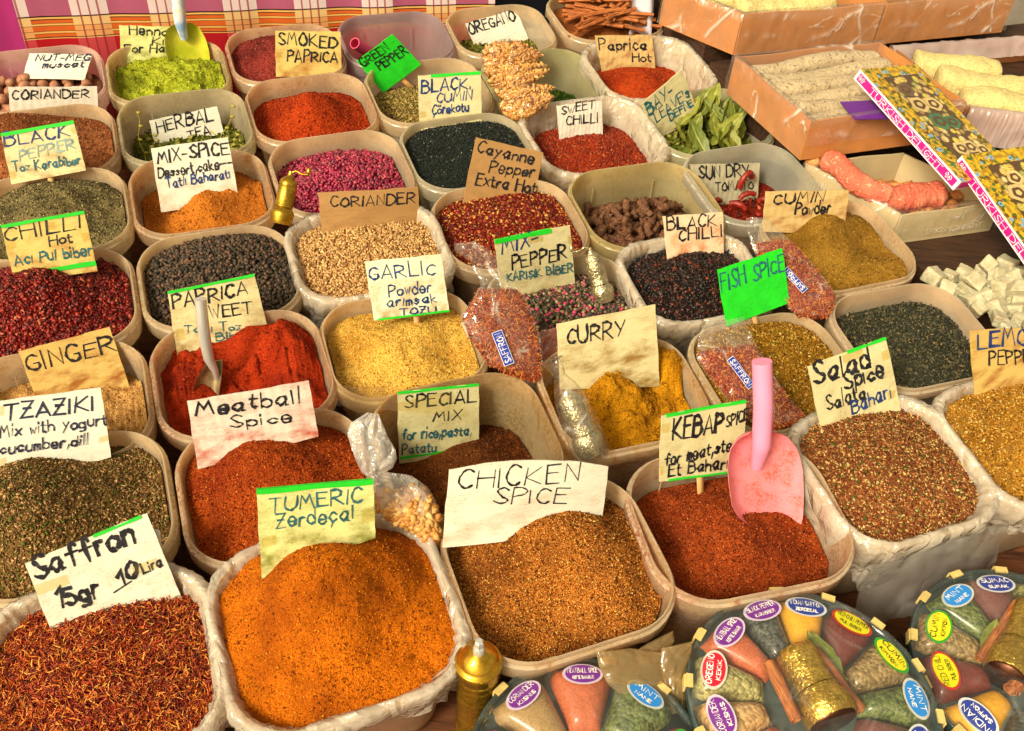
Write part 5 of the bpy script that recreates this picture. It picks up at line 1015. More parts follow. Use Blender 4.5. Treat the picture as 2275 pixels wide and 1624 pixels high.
for i in range(40):
    x, y = rng.uniform(-.068, .085), rng.uniform(-.065, .068); lay_ = i / 40
    z = float(t.H(np.array(x), np.array(y))) + .006 + .042 * lay_ * (1 - abs(x - .02) / .14)
    o = place('bay_leaf', LV[i % 8], None, t.P(x, y, z)); ORI[o.name] = np.array(o.location); pit = -rng.uniform(.1, 1.25) if i % 3 else rng.uniform(-.4, .4)
    if y > .02: pit = -rng.uniform(.5, 1.4)
    o.rotation_euler = (rng.uniform(-.9, .9), pit, rng.uniform(0, 6.28) if i % 3 == 0 else rng.uniform(.3, 2.6)); tag(o, 'dry green bay leaf in the bay leaf tub', 'bay leaf', 'bay leaves in one tub')
# cinnamon sticks
def quill(seed, L, r0):
    r = np.random.default_rng(seed); n = 12; k = 26; a = np.linspace(0, 2 * np.pi * 1.55, k); R = []
    for i, s in enumerate(np.linspace(-.5, .5, n)):
        rr = r0 * (1 - .055 * a) * (1 + .06 * math.sin(s * 9 + seed)); R.append(np.c_[rr * np.cos(a), rr * np.sin(a) + .004 * r.normal() * 0 + .003 * math.sin(s * 3 + seed), np.full(k, L * s)])
    R = np.array(R); m = MB(); m.grid(R); ri = R.copy(); ri[:, :, :2] *= .84; m.grid(ri[:, ::-1]); m.grid(np.stack([R[0], ri[0]])[:, ::-1]); m.grid(np.stack([R[-1], ri[-1]])); return mesh_from('cinnamon_stick', np.concatenate(m.v), m.f, CINN)
mm = NT('cinnamon bark'); mp = mm.n('Mapping', {'Scale': (60, 60, 9)}); mm.set(mp.inputs[0], mm.obj()); a_ = mm.noise(6, 5, mp.outputs[0], .6)
CINN = mm.done(mm.pbsdf(base=mm.ramp(a_, [(.3, C(104, 52, 22)), (.5, C(158, 88, 42)), (.72, C(190, 124, 70))]), rough=.7, spec=.25, nrm=mm.bump(a_, .5, .001)))
QL = [quill(k, .085 + .012 * (k % 4), .0052 + .0006 * (k % 3)) for k in range(6)]; t = TUB[5, 0]
def lay_stick(p, d, label, group, me):
    o = place('cinnamon_stick', me, None, p); ORI[o.name] = np.array(p); o.rotation_euler = Vector(d).to_track_quat('Z', 'Y').to_euler(); tag(o, label, 'cinnamon stick', group); return o
for i in range(78):
    l = i / 78; x, y = rng.uniform(-.075, .085), rng.uniform(-.07, .075); a = rng.normal(2.75, .65); z = float(t.H(np.array(x * .6), np.array(y * .6))) + .006 + .050 * l * (1 - .5 * abs(x) / .1)
    d = t.U * math.cos(a) + t.V * math.sin(a) + t.N * rng.normal(0, .12); lay_stick(t.P(x, y, z), d, 'cinnamon stick in the heap at the very back of the stall', 'cinnamon sticks heaped in one tub', QL[i % 6])
# sun dried tomato strips
TOM = plain('dried tomato', C(140, 30, 14), .45, var=.25, scale=90)
for i, (x, y, z) in enumerate(((-.05, .03, .0), (-.02, -.0, .01), (.015, .02, .012), (.02, .045, .02), (-.07, -.02, .0), (.05, .0, .005), (.0, -.05, .0), (.045, -.045, .004))):
    t = TUB[5, 3]; r = np.random.default_rng(i); c0 = t.P(x, y, float(t.H(np.array(x), np.array(y))) + .012 + z); a = np.linspace(0, 2.6, 14); ax = norm(r.normal(size=3)); bx = norm(np.cross(ax, [0, 0, 1]))
    P = c0 + .016 * (np.cos(a)[:, None] * bx + np.sin(a)[:, None] * UP * (.6 if i != 3 else 1.8)); m = MB(); m.tube(P, .0055 * (1 + .4 * vnoise(a * 3, a * 0 + i)), 8); tag(build('tomato_strip', m, TOM), 'curled red sun dried tomato strip in the blue-tinted tub', 'dried tomato', 'sun dried tomato strips in one tub')
# herbal tea twigs
TW = plain('dry twig', C(150, 140, 50), .8, var=.2, scale=200); t = TUB[1, 1]
for i, (x0, y0, x1, y1, h) in enumerate(((-.09, -.02, -.085, .05, .075), (-.08, .0, -.06, .03, .03), (.05, .0, .10, .06, .055), (.06, -.02, .095, .0, .03))):
    za = float(t.H(np.array(x0), np.array(y0))); P = [t.P(x0 + (x1 - x0) * s + .004 * math.sin(s * 9 + i), y0 + (y1 - y0) * s, za + h * s) for s in np.linspace(0, 1, 9)]; m = MB(); m.tube(P, np.linspace(.0012, .0006, 9), 6)
    for k in (2, 4, 6, 8):
        v, f = _ico(1); m.add(v * np.array([.006, .003, .0035]) + P[k] + np.array([.003 * (-1) ** k, 0, .002]), f)
    tag(build('herb_twig', m, TW), ['tall dry herb twig against the tub wall', 'short dry herb twig near the tall one', 'long dry herb twig reaching the herbal tea tub rim', 'small dry herb twig beside the HERBAL TEA card'][i], 'twig')
# lokum cubes
mm = NT('starch dusted cube'); a_ = mm.noise(120, 4); b_ = mm.noise(26, 3); vo = mm.n('TexVoronoi', {'Scale': 60, 'Randomness': 1}); mm.set(vo.inputs['Vector'], mm.obj()); vr = mm.n('SeparateColor', {0: vo.outputs['Color']}).outputs[0]
col = mm.ramp(b_, [(.3, C(150, 138, 104)), (.65, C(208, 200, 172))]); col = mm.mix(mm.thr(vr, .90, .93), col, C(122, 118, 44)); CUBEM = mm.done(mm.pbsdf(base=col, rough=.7, spec=.3, sss=.15, nrm=mm.bump(a_, .9, .004)))
import bmesh
def cube_mesh(seed):
    r = np.random.default_rng(seed); b = bmesh.new(); bmesh.ops.create_cube(b, size=1.0); bmesh.ops.bevel(b, geom=list(b.edges), offset=.16, segments=3, profile=.6, affect='EDGES'); bmesh.ops.subdivide_edges(b, edges=list(b.edges), cuts=3, use_grid_fill=True)
    me = bpy.data.meshes.new('lokum_cube'); b.to_mesh(me); b.free(); v = np.array([q.co[:] for q in me.vertices]); v = v * np.array([.030, .027, .024]) * (1 + .10 * r.normal(size=3)); v[:, 0] += .12 * r.normal() * v[:, 2]; v[:, 1] += .12 * r.normal() * v[:, 2]; v *= (1 + .16 * fbm(v[:, 0] * 60 + seed * 9, v[:, 1] * 60 + v[:, 2] * 50, seed, 3))[:, None]; v *= r.uniform(.82, 1.12)
    for q, c in zip(me.vertices, v): q.co = c
    me.materials.append(CUBEM); me.polygons.foreach_set('use_smooth', np.ones(len(me.polygons), bool)); return me
CB = [cube_mesh(k) for k in range(6)]
zp = [(890, 470, 0), (1075, 610, 0), (1250, 660, 0), (1400, 500, 1), (1575, 310, 1), (1690, 450, 1), (1750, 600, 1), (1510, 690, 0), (1370, 745, 0), (1730, 745, 0), (1920, 760, 0), (1450, 870, 0), (1680, 860, 0), (1930, 890, 0), (1720, 1010, 0), (1920, 1040, 0), (1250, 430, 0), (1085, 470, 0), (1870, 520, 1), (1960, 610, 1),
      (1590, 590, 0), (2060, 860, 0), (2020, 690, 0), (1500, 400, 0), (1800, 320, 0), (1820, 1130, 0), (2060, 1010, 0), (2180, 700, 0), (2200, 900, 0), (2120, 520, 0), (2250, 560, 0), (1980, 420, 0)]
for i, (x, y, l) in enumerate(zp):
    p = at_z((1919.7 + x * .1751, 533.3 + y * .1751), .148 + .022 * l); o = place('lokum_cube', CB[i % 6], None, p); ORI[o.name] = p; o.rotation_euler = (rng.normal(0, .25 + .2 * l), rng.normal(0, .25 + .2 * l), rng.uniform(0, 3)); tag(o, 'white starch-dusted lokum cube in the loose pile', 'lokum cube', 'white lokum cubes in a loose pile')

# ================================================================== mills, scoops and bags
BRASS = metalmat('polished brass', C(214, 164, 52), .22); BRASSE = metalmat('engraved brass', C(214, 172, 66), .28, .7, 150); SILV = metalmat('engraved silvered brass', C(224, 208, 166), .3, .9, 260); STEEL = plain('steel', C(214, 212, 208), .22, metal=.55, var=.05, scale=30); DKBRASS = metalmat('brown metal', C(92, 56, 40), .35)
BRASSR = metalmat('ringed brass', C(206, 160, 50), .3, .25, 260)
GOLD = metalmat('bright engraved gold', C(244, 200, 100), .3, .9, 230)
def ray_point(p, B, tilt, yaw=0.):
    """point behind pixel p on the upright plane through B that leans back by tilt degrees"""
    ti = math.radians(tilt); q = math.radians(yaw); f = np.array([FRONT[0] * math.cos(q) - FRONT[1] * math.sin(q), FRONT[0] * math.sin(q) + FRONT[1] * math.cos(q), 0]); n = norm(f * math.cos(ti) + UP * math.sin(ti)); return on_plane(p, B, n)
def mill(B, Tp, rad, label, body=SILV, crank=True, side=1., name='pepper_mill', bulb=True, knob=SILV):
    """a Turkish hand mill from its base point B to the tip of its dome Tp"""
    ax = norm(Tp - B); H_ = np.linalg.norm(Tp - B); o = empty(name, B, label, 'pepper mill', None); s = rad / .024
    if bulb: lower = [(.0205 * s, 0), (.0225 * s, .006 * s), (.024 * s, .02 * H_ / .1), (.0235 * s, .24 * H_), (.0185 * s, .31 * H_), (.0165 * s, .335 * H_)]
    else: lower = [(.022 * s, 0), (.024 * s, .01 * H_), (.024 * s, .10 * H_), (.0215 * s, .14 * H_), (.0215 * s, .335 * H_)]
    m = MB(); m.lathe(lower, B, ax); build('base', m, body, o)
    m = MB(); m.lathe([(.0172 * s, .337 * H_), (.0188 * s, .35 * H_), (.0190 * s, .37 * H_), (.0182 * s, .38 * H_), (.0188 * s, .56 * H_), (.0192 * s, .74 * H_), (.0182 * s, .76 * H_), (.0178 * s, .79 * H_)], B, ax); build('barrel', m, body, o)
    m = MB(); m.lathe([(.0188 * s, .792 * H_), (.0186 * s, .83 * H_), (.0168 * s, .88 * H_), (.012 * s, .93 * H_), (.006 * s, .965 * H_), (.0055 * s, 1.0 * H_)], B, ax); build('dome', m, BRASS if body is not SILV else SILV, o)
    if crank:
        sd = norm(np.cross(ax, _fw)) * side; q = B + ax * H_ * 1.0; m = MB(); m.tube([q - ax * .002, q + ax * .006 * s], [.005 * s, .005 * s], 8); P = [q + ax * .004 * s, q + ax * .010 * s + sd * .010 * s, q + ax * .006 * s + sd * .024 * s, q + ax * .008 * s + sd * .036 * s]; m.tube(P, .0022 * s, 6); k = build('crank', m, knob, o)
        m = MB(); m.lathe([(.002 * s, .0), (.0045 * s, .004 * s), (.005 * s, .010 * s), (.003 * s, .014 * s)], P[-1], ax, 12); build('knob', m, knob, k)
    return o
B_ = TUB[3, 4].hit((1344, 668)); mill(B_, ray_point((1311, 556), B_, 30), .019, 'engraved silver-brass pepper mill standing in the mixed peppercorns', SILV)
B_ = at_z((623, 497), .215); mill(B_, ray_point((645, 388), B_, 32), .0195, 'small gold brass pepper mill leaning between dessert spice and coriander seeds', BRASSR, side=-1., knob=BRASS)
B_ = at_z((1316, 1006), .19); B2 = ray_point((1258, 868), B_, 34); mill(B_, B2, .0225, 'silver pepper mill wrapped in clear plastic beside the curry', SILV, crank=False)
FILM = film('clear bag film', (.98, .97, .95), .05, .10, 46, 1.0, (.95, .90, .82), 1.1)
ax = norm(B2 - B_); m = MB(); pr = [(.0235, -.004), (.0262, .004), (.0265, .03), (.0245, .06), (.0225, .085), (.016, .105), (.008, .122), (.010, .132), (.015, .145)]
m.lathe(pr, B_, ax, 40); m.v[0] = m.v[0] + .0028 * .6 * np.stack([fbm(m.v[0][:, 0] * 90, m.v[0][:, 2] * 60, k, 3) for k in (1, 2, 3)], 1); tag(build('clear_bag', m, FILM), 'clear plastic bag tied round the silver mill beside the curry', 'plastic bag')
# tall front mill with a polished dome
T_ = at_z((1064, 1448), .215); B_ = np.array([T_[0] + .004, T_[1] - .004, -.002]); ax = norm(T_ - B_); H_ = np.linalg.norm(T_ - B_); o = empty('pepper_mill', B_, 'tall polished brass mill with bare steel shaft in front of the turmeric', 'pepper mill')
r = .0262; m = MB(); hz = lambda z: H_ - z
m.lathe([(.026, 0), (.026, .05)] + [q for k in range(5) for q in ((.0255, .06 + .006 * k), (.0240, .063 + .006 * k))] + [(.0245, .095), (.0245, hz(.085))] + [q for k in range(6) for q in ((.0252, hz(.080 - .0042 * k)), (.0240, hz(.0782 - .0042 * k)))] + [(.0245, hz(.048)), (.0255, hz(.046)), (.0235, hz(.042))], B_, ax, 40); build('barrel', m, BRASSR, o)
m = MB(); m.lathe([(.0245, hz(.041)), (.0262, hz(.038)), (.0265, hz(.026)), (.0275, hz(.024)), (.0275, hz(.020)), (.0262, hz(.0185)), (.0245, hz(.0185)), (.0225, hz(.014)), (.0175, hz(.007)), (.010, hz(.002)), (.0065, hz(0))], B_, ax, 40); d_ = build('dome', m, BRASS, o)
m = MB(); m.lathe([(.0068, hz(.001)), (.0072, hz(-.006)), (.006, hz(-.010))], B_, ax, 16); m.lathe([(.0052, hz(-.010)), (.0054, hz(-.021)), (.0038, hz(-.023)), (.0018, hz(-.023))], B_, ax, 6); auto_smooth(build('shaft', m, STEEL, o), 30)

TWIST = film('crumpled bag film', (.97, .96, .94), .34, .10, 70, 1.0, (.96, .92, .88), 1.4)
def shovel(rows, B, tilt, dish, mat_blade, handle, hr, mat_h, label, yaw=0., neck=None, hmat2=None):
    """a scoop: rows of (left, right) outline pixels from the shoulders to the tip; handle from top pixel to neck pixel"""
    R = []; ti = math.radians(tilt); n = norm(FRONT * math.cos(ti) + UP * math.sin(ti)); k = 13; u = np.linspace(0, 1, k)
    rows = np.array(rows, float); tt = np.linspace(0, len(rows) - 1, 22); rr = np.stack([[np.interp(tt, range(len(rows)), rows[:, a, b]) for b in (0, 1)] for a in (0, 1)]).transpose(2, 0, 1)
    for i, (l, r) in enumerate(rr):
        a, b = ray_point(l, B, tilt), ray_point(r, B, tilt); w = np.linalg.norm(b - a); dd = dish * (1 - (2 * u - 1) ** 4) * min(1, w / .05) * (.5 + .5 * min(1, i / 5)); R.append(a + (b - a) * u[:, None] - n * dd[:, None])
    R = np.array(R); m = MB(); m.grid(R[::-1]); m.grid(R - n * .0016); 
    for e1, e2 in ((R[:, 0], R[:, 0] - n * .0016), (R[:, -1], R[:, -1] - n * .0016), (R[0], R[0] - n * .0016), (R[-1], R[-1] - n * .0016)): m.grid(np.stack([e1, e2]))
    o = empty('scoop', (R[0].mean(0) + R[-1].mean(0)) / 2, label, 'scoop'); build('blade', m, mat_blade, o)
    hp = [ray_point(p, B, tilt) + n * off for p, off in handle]; m = MB(); hr = np.asarray(hr)
    P = np.array(hp); t_ = np.linspace(0, len(P) - 1, 16); P = np.stack([np.interp(t_, range(len(P)), P[:, i]) for i in range(3)], 1); m.tube(P, np.interp(t_, np.linspace(0, len(handle) - 1, len(hr)), hr), 18); build('handle', m, mat_h, o); return o
mm = NT('dusty pink plastic'); n1 = mm.noise(38, 4); n2 = mm.noise(300, 4); dz = mm.n('Math', {0: mm.thr(n1, .42, .68), 1: mm.thr(n2, .35, .6)}, operation='MULTIPLY').outputs[0]
PINKP = mm.done(mm.pbsdf(base=mm.mix(mm.n('Math', {0: dz, 1: .9}, operation='MULTIPLY').outputs[0], C(228, 132, 142), C(200, 78, 40)), rough=.4, spec=.5)); PINKH = plain('pink plastic', C(230, 140, 176), .35, var=.04, scale=20)
B_ = TUB[3, 6].hit((1712, 1165)); shovel([((1668, 962), (1712, 958)), ((1640, 975), (1748, 968)), ((1622, 1000), (1773, 1000)), ((1617, 1040), (1784, 1045)), ((1621, 1085), (1786, 1100)), ((1627, 1125), (1784, 1150)), ((1640, 1150), (1776, 1180)), ((1690, 1185), (1770, 1205)), ((1720, 1225), (1762, 1235))], B_, 26, .020, PINKP,
    [((1681, 797), .012), ((1686, 900), .010), ((1689, 985), .003), ((1692, 1045), -.012)], [.0128, .0128, .0125, .0075], PINKH, 'pink plastic scoop with a pale handle stuck in the kebap spice')
mm = NT('henna dusted plastic'); n1 = mm.noise(22, 4); HEND = mm.done(mm.pbsdf(base=mm.mix(mm.thr(n1, .32, .6), C(196, 190, 60), C(160, 164, 28)), rough=.8, spec=.2, nrm=mm.bump(mm.noise(120, 4), .5, .002)))
mm = NT('blue white plastic'); n1 = mm.noise(30, 4); BLUW = mm.done(mm.pbsdf(base=mm.ramp(n1, [(.38, C(130, 160, 200)), (.55, C(214, 214, 210)), (.7, C(190, 190, 120))]), rough=.4))
hb = lambda x, y: V('c1', x, y); B_ = TUB[1, 0].hit(hb(1590, 515)); shovel([(hb(1470, 205), hb(1630, 195)), (hb(1410, 250), hb(1690, 240)), (hb(1393, 330), hb(1740, 330)), (hb(1400, 430), hb(1768, 430)), (hb(1425, 510), hb(1778, 520)), (hb(1450, 560), hb(1770, 560))], B_, 16, .016, HEND,
    [(hb(1480, -170), .010), (hb(1505, 40), .010), (hb(1525, 190), .006), (hb(1560, 330), -.006)], [.0135, .0135, .0125, .008], BLUW, 'henna-dusted scoop with blue and white handle in the green powder')
B_ = TUB[1, 4].hit(V('d1', 1750, 640)); shovel([(V('d1', 1735, 385), V('d1', 1880, 335)), (V('d1', 1700, 440), V('d1', 1882, 390)), (V('d1', 1655, 520), V('d1', 1872, 480)), (V('d1', 1636, 575), V('d1', 1862, 560)), (V('d1', 1638, 605), V('d1', 1850, 640)), (V('d1', 1700, 660), V('d1', 1840, 680))], B_, 24, .012, metalmat('dusted steel', C(190, 170, 130), .38),
    [(V('c5', 1690, 1150), .016), (V('c5', 1715, 1400), .012), (V('d1', 1735, 180), .008), (V('d1', 1765, 320), .004), (V('d1', 1820, 430), .0), (V('d1', 1845, 520), -.008)], [.0082, .0085, .0085, .0075, .005, .003], STEEL, 'shiny steel scoop standing in the sweet paprika')
m = MB(); a, b = at_z(V('c2', 1105, 365), .195), at_z(V('c2', 1290, 480), .135); dd = norm(b - a); m.tube([a, a + dd * .14], [.0125, .0125], 20, 0, False); m.tube([a, a + dd * .14], [.0105, .0105], 20, 0, False); 
h_ = norm(np.cross(dd, UP)); g_ = np.cross(dd, h_); tt = np.linspace(0, 2 * np.pi, 20, endpoint=False)[:, None]; m.grid(np.stack([a + .0125 * (np.cos(tt) * h_ + np.sin(tt) * g_), a + .0105 * (np.cos(tt) * h_ + np.sin(tt) * g_)]), 0, True); m.f += []
tag(build('hollow_scoop', m, plain('hot pink plastic', C(226, 70, 116), .4, var=.05)), 'hot pink hollow scoop handle poking out of the empty tub', 'scoop handle')

def pouch(label, B, tilt, rows, thick, content=None, first=0, name='spice_pouch', cat='spice bag', film_mat=None, seed=0, n_gr=2600, size=.005, gm=None, kind='thread', fillmat=None, yaw=0., group=None, sticker=None, gname='threads', shrink=.93):
    """a clear pillow bag: rows of (left, right) outline pixels; its filling starts at row 'first'"""
    o = empty(name, B, label, cat, group); ti = math.radians(tilt); q = math.radians(yaw); f = np.array([FRONT[0] * math.cos(q) - FRONT[1] * math.sin(q), FRONT[0] * math.sin(q) + FRONT[1] * math.cos(q), 0]); n = norm(f * math.cos(ti) + UP * math.sin(ti))
    rows = np.array(rows, float); nr = 40; tt = np.linspace(0, len(rows) - 1, nr); rr = np.stack([[np.interp(tt, range(len(rows)), rows[:, a, b]) for b in (0, 1)] for a in (0, 1)]).transpose(2, 0, 1)
    k = 25; u = np.linspace(0, 1, k); Fr, Bk = [], []
    for i, (l, r) in enumerate(rr):
        a, b = on_plane(l, B, n), on_plane(r, B, n); w = np.linalg.norm(b - a); s = i / (nr - 1); full = thick * min(1, w / .06) * (1 if tt[i] >= first else .55 + .2 * math.sin(i)) * min(1, ((1 - s) / .12) ** .5 + .05)
        d = full * np.sqrt(np.maximum(0, 1 - (2 * u - 1) ** 2)); wr = .0035 * fbm(u * 7 + i * .13, u * 0 + i * .22, seed, 3) * (1.6 if tt[i] < first else .6); c = a + (b - a) * u[:, None]; Fr.append(c + n * (d + wr)[:, None]); Bk.append(c - n * (d * .35 - wr * .3)[:, None])
    Fr, Bk = np.array(Fr), np.array(Bk); m = MB(); m.grid(Fr[:, ::-1]); m.grid(Bk); build('film', m, film_mat or FILM, o)
    if content:
        I = [i for i in range(nr) if tt[i] >= first]; c = Fr[I]; cen = c.mean(axis=(0, 1)); mid = (Fr[I] + Bk[I]) / 2; uu = (u - .5) * shrink + .5
        G = np.stack([np.stack([np.interp(uu, u, c[i, :, j]) for j in range(3)], 1) for i in range(len(I))]) - n * .0028; 
        if first: G[0] = G[0] - n * thick * .8; G[1] -= n * thick * .3
        G2 = np.stack([np.stack([np.interp(uu, u, Bk[I][i, :, j]) for j in range(3)], 1) for i in range(len(I))]) + n * .001
        m = MB(); m.grid(G[:, ::-1]); m.grid(G2); build('filling', m, fillmat, o)
        rg = np.random.default_rng(seed + 9); a, b = rg.uniform(0, len(I) - 1.001, n_gr), rg.uniform(.5, k - 1.5, n_gr); i0, j0 = a.astype(int), b.astype(int); fa, fb = (a - i0)[:, None], (b - j0)[:, None]
        P = (G[i0, j0] * (1 - fa) + G[i0 + 1, j0] * fa) * (1 - fb) + (G[i0, j0 + 1] * (1 - fa) + G[i0 + 1, j0 + 1] * fa) * fb
        v, fc = scatter(P - n * size * .1, np.repeat(n[None], n_gr, 0), kind, size, .25, .35, rg); g = build(gname, None, gm, o, verts=v, faces=fc); g['kind'] = 'stuff'
    if sticker:
        (x0, y0), (x1, y1), hw, txt, fl = sticker; p0, p1 = np.array([x0, y0], float), np.array([x1, y1], float); e = norm(p1 - p0); s_ = np.array([-e[1], e[0]]) * hw; m = MB()
        def on(A, l): return np.array([on_plane(q_, B + n * (thick + .003), n) for q_ in np.atleast_2d(A)]) + n * l
        Q = [p0 - s_, p1 - s_, p1 + s_, p0 + s_]; q3 = on(np.array(Q), 0); m.fan(q3 if np.dot(np.cross(q3[1] - q3[0], q3[2] - q3[0]), n) > 0 else q3[::-1], 0)
        Qi = [p0 + e * 1.2 - s_ * .9, p1 - e * 1.2 - s_ * .9, p1 - e * 1.2 + s_ * .9, p0 + e * 1.2 + s_ * .9]; q3 = on(np.array(Qi), .0003); m.fan(q3 if np.dot(np.cross(q3[1] - q3[0], q3[2] - q3[0]), n) > 0 else q3[::-1], 1)
        a, b = (p0, p1); up = -s_ / hw
        if fl: a, b, up = p1, p0, s_ / hw
        ee = norm(b - a); h = hw * 1.15; kk = 0
        for st in strokes(txt, a + ee * 6 - up * h / 2, b - ee * 6 - up * h / 2, h, up, 0, None, 2.2): kk += 1; ribbon(m, st, 2.1, on, .0006 + kk * 1e-5, 0)
        build('sticker', m, [WHT, plain('blue sticker', C(30, 60, 160), .35, var=.04)], o, smooth=False)
    return o
REDFILL = powder('saffron bag filling', [C(80, 12, 8), C(130, 30, 16), C(170, 60, 26)], speck=[(C(210, 110, 50), .15)])
B_ = at_z((1130, 842), .212); c7 = lambda x, y: V('c7', x, y)
pouch('clear bag of saffron with twisted neck lying between garlic and mixed pepper', B_, 44, [(c7(50, 705), c7(230, 690)), (c7(60, 770), c7(340, 760)), (c7(185, 850), c7(400, 800)), (c7(240, 960), c7(440, 930)), (c7(280, 1060), c7(560, 1060)), (c7(200, 1180), c7(660, 1170)), (c7(95, 1330), c7(720, 1330)), (c7(150, 1480), c7(770, 1450)), (c7(230, 1600), c7(790, 1580)), (c7(330, 1740), c7(800, 1740)), (c7(600, 1830), c7(780, 1860))],
      .013, True, 4.2, seed=1, n_gr=3600, gm=SAFF, fillmat=REDFILL, sticker=(V('d3', 410, 95), V('d3', 520, 378), 12, 'SAFFRON', True), group='bags of saffron')
B_ = at_z((1700, 905), .214); c8 = lambda x, y: V('c8', x, y)
pouch('flat bag of saffron lying over the curry and fish spice rims', B_, 48, [(c8(190, 640), c8(450, 590)), (c8(170, 750), c8(500, 700)), (c8(150, 850), c8(550, 800)), (c8(230, 970), c8(610, 910)), (c8(330, 1090), c8(680, 1010)), (c8(430, 1190), c8(740, 1100)), (c8(530, 1280), c8(840, 1200)), (c8(640, 1310), c8(850, 1225))],
      .010, True, 1.6, seed=2, n_gr=3000, gm=SAFF, fillmat=REDFILL, sticker=(c8(368, 850), c8(505, 1035), 9, 'SAFFRON', False), group='bags of saffron')
B_ = at_z((1800, 690), .212)
pouch('bag of saffron half hidden behind the green FISH SPICE card', B_, 50, [(c8(470, -40), c8(600, -40)), (c8(480, 60), c8(680, 40)), (c8(520, 180), c8(800, 150)), (c8(580, 300), c8(910, 270)), (c8(660, 420), c8(1000, 390)), (c8(740, 540), c8(1050, 460)), (c8(800, 590), c8(1000, 590))],
      .010, True, 1.5, seed=3, n_gr=2400, gm=SAFF, fillmat=REDFILL, sticker=(c8(715, 285), c8(845, 425), 8, 'SAFFRON', True), group='bags of saffron')
NUTG = grainmat('pine nut', K((0, (190, 122, 54)), (.6, (216, 158, 84)), (1, (232, 188, 120))), .5, .4, .2, 300); NUTF = plain('pine nut filling', C(150, 88, 36), .7, var=.25, scale=140)
e1 = lambda x, y: (746.5 + x * .1882, 903 + y * .1882); B_ = at_z((940, 1150), .222)
pouch('twisted clear bag of pine nuts on the turmeric tub rim', B_, 40, [(e1(370, 70), e1(500, 90)), (e1(170, 200), e1(560, 230)), (e1(130, 330), e1(610, 360)), (e1(180, 480), e1(700, 500)), (e1(235, 640), e1(720, 620)), (e1(300, 780), e1(660, 740)), (e1(400, 850), e1(560, 770)), (e1(440, 920), e1(880, 810)), (e1(445, 1040), e1(1080, 950)), (e1(450, 1220), e1(1190, 1130)), (e1(620, 1300), e1(1215, 1300)), (e1(860, 1410), e1(1215, 1470)), (e1(1080, 1560), e1(1190, 1600))],
      .016, True, 8, name='pine_nut_bag', cat='nut bag', seed=4, film_mat=TWIST, n_gr=520, size=.0085, kind='seed', gm=NUTG, fillmat=NUTF, gname='pine_nuts')
c3 = lambda x, y: V('c3', x, y); THINF = film('thin pouch film', (.99, .97, .94), .02, .12, 60, 1.0, (.95, .9, .82), .8)
PR = [[(c3(430, 330), c3(570, 330)), (c3(285, 410), c3(720, 400)), (c3(262, 490), c3(835, 460)), (c3(285, 545), c3(760, 510)), (c3(330, 575), c3(640, 550))],
      [(c3(310, 575), c3(680, 535)), (c3(275, 605), c3(850, 535)), (c3(310, 645), c3(800, 585)), (c3(380, 672), c3(640, 640))],
      [(c3(350, 668), c3(720, 612)), (c3(305, 695), c3(880, 580)), (c3(350, 738), c3(800, 660)), (c3(430, 760), c3(650, 735))],
      [(c3(400, 752), c3(740, 690)), (c3(365, 780), c3(920, 735)), (c3(410, 820), c3(850, 780)), (c3(480, 838), c3(700, 815))],
      [(c3(470, 832), c3(800, 770)), (c3(412, 880), c3(915, 815)), (c3(430, 935), c3(860, 880)), (c3(480, 978), c3(730, 960)), (c3(560, 1008), c3(640, 1003))]]
for i, rw in enumerate(PR):
    pm = np.array(rw[len(rw) // 2]).mean(0); B_ = at_z(pm, .222 - .0 * i)
    pouch(['topmost', 'second', 'third', 'fourth', 'lowest'][i] + ' clear pouch of pine nuts in the fanned stack', B_, 22, rw, .019, True, .4 if i else .3, name='pine_nut_pouch', cat='nut bag', seed=11 + i, film_mat=THINF, n_gr=380, size=.0060, kind='seed', gm=NUTG, fillmat=NUTF, gname='pine_nuts', group='pine nut pouches in a stack')
# small red bag peeping out behind the curry card, tape across two rims
B_ = at_z((1222, 770), .205); pouch('small reddish plastic bag wedged beside the CURRY card', B_, 45, [((1200, 735), (1245, 725)), ((1196, 760), (1250, 755)), ((1202, 790), (1250, 790)), ((1215, 800), (1240, 800))], .010, None, name='small_bag', cat='plastic bag', film_mat=film('red bag film', (.85, .5, .42), .5, .12, 60, 1., (.6, .26, .2), 1.2), seed=30)
q = [at_z(p, z) for p, z in (((752, 860), .215), ((1003, 874), .206), ((1001, 928), .201), ((744, 905), .206))]; m = MB(); u_, v_ = np.meshgrid(np.linspace(0, 1, 14), np.linspace(0, 1, 5)); P = q[3] * ((1 - u_) * (1 - v_))[..., None] + q[2] * (u_ * (1 - v_))[..., None] + q[1] * (u_ * v_)[..., None] + q[0] * ((1 - u_) * v_)[..., None]; P[..., 2] += .0015 * fbm(u_ * 6, v_ * 4, 2) + .004
m.grid(P); tag(build('tape_strip', m, TAPE), 'strip of clear tape joining the paprika and garlic tub rims', 'tape')

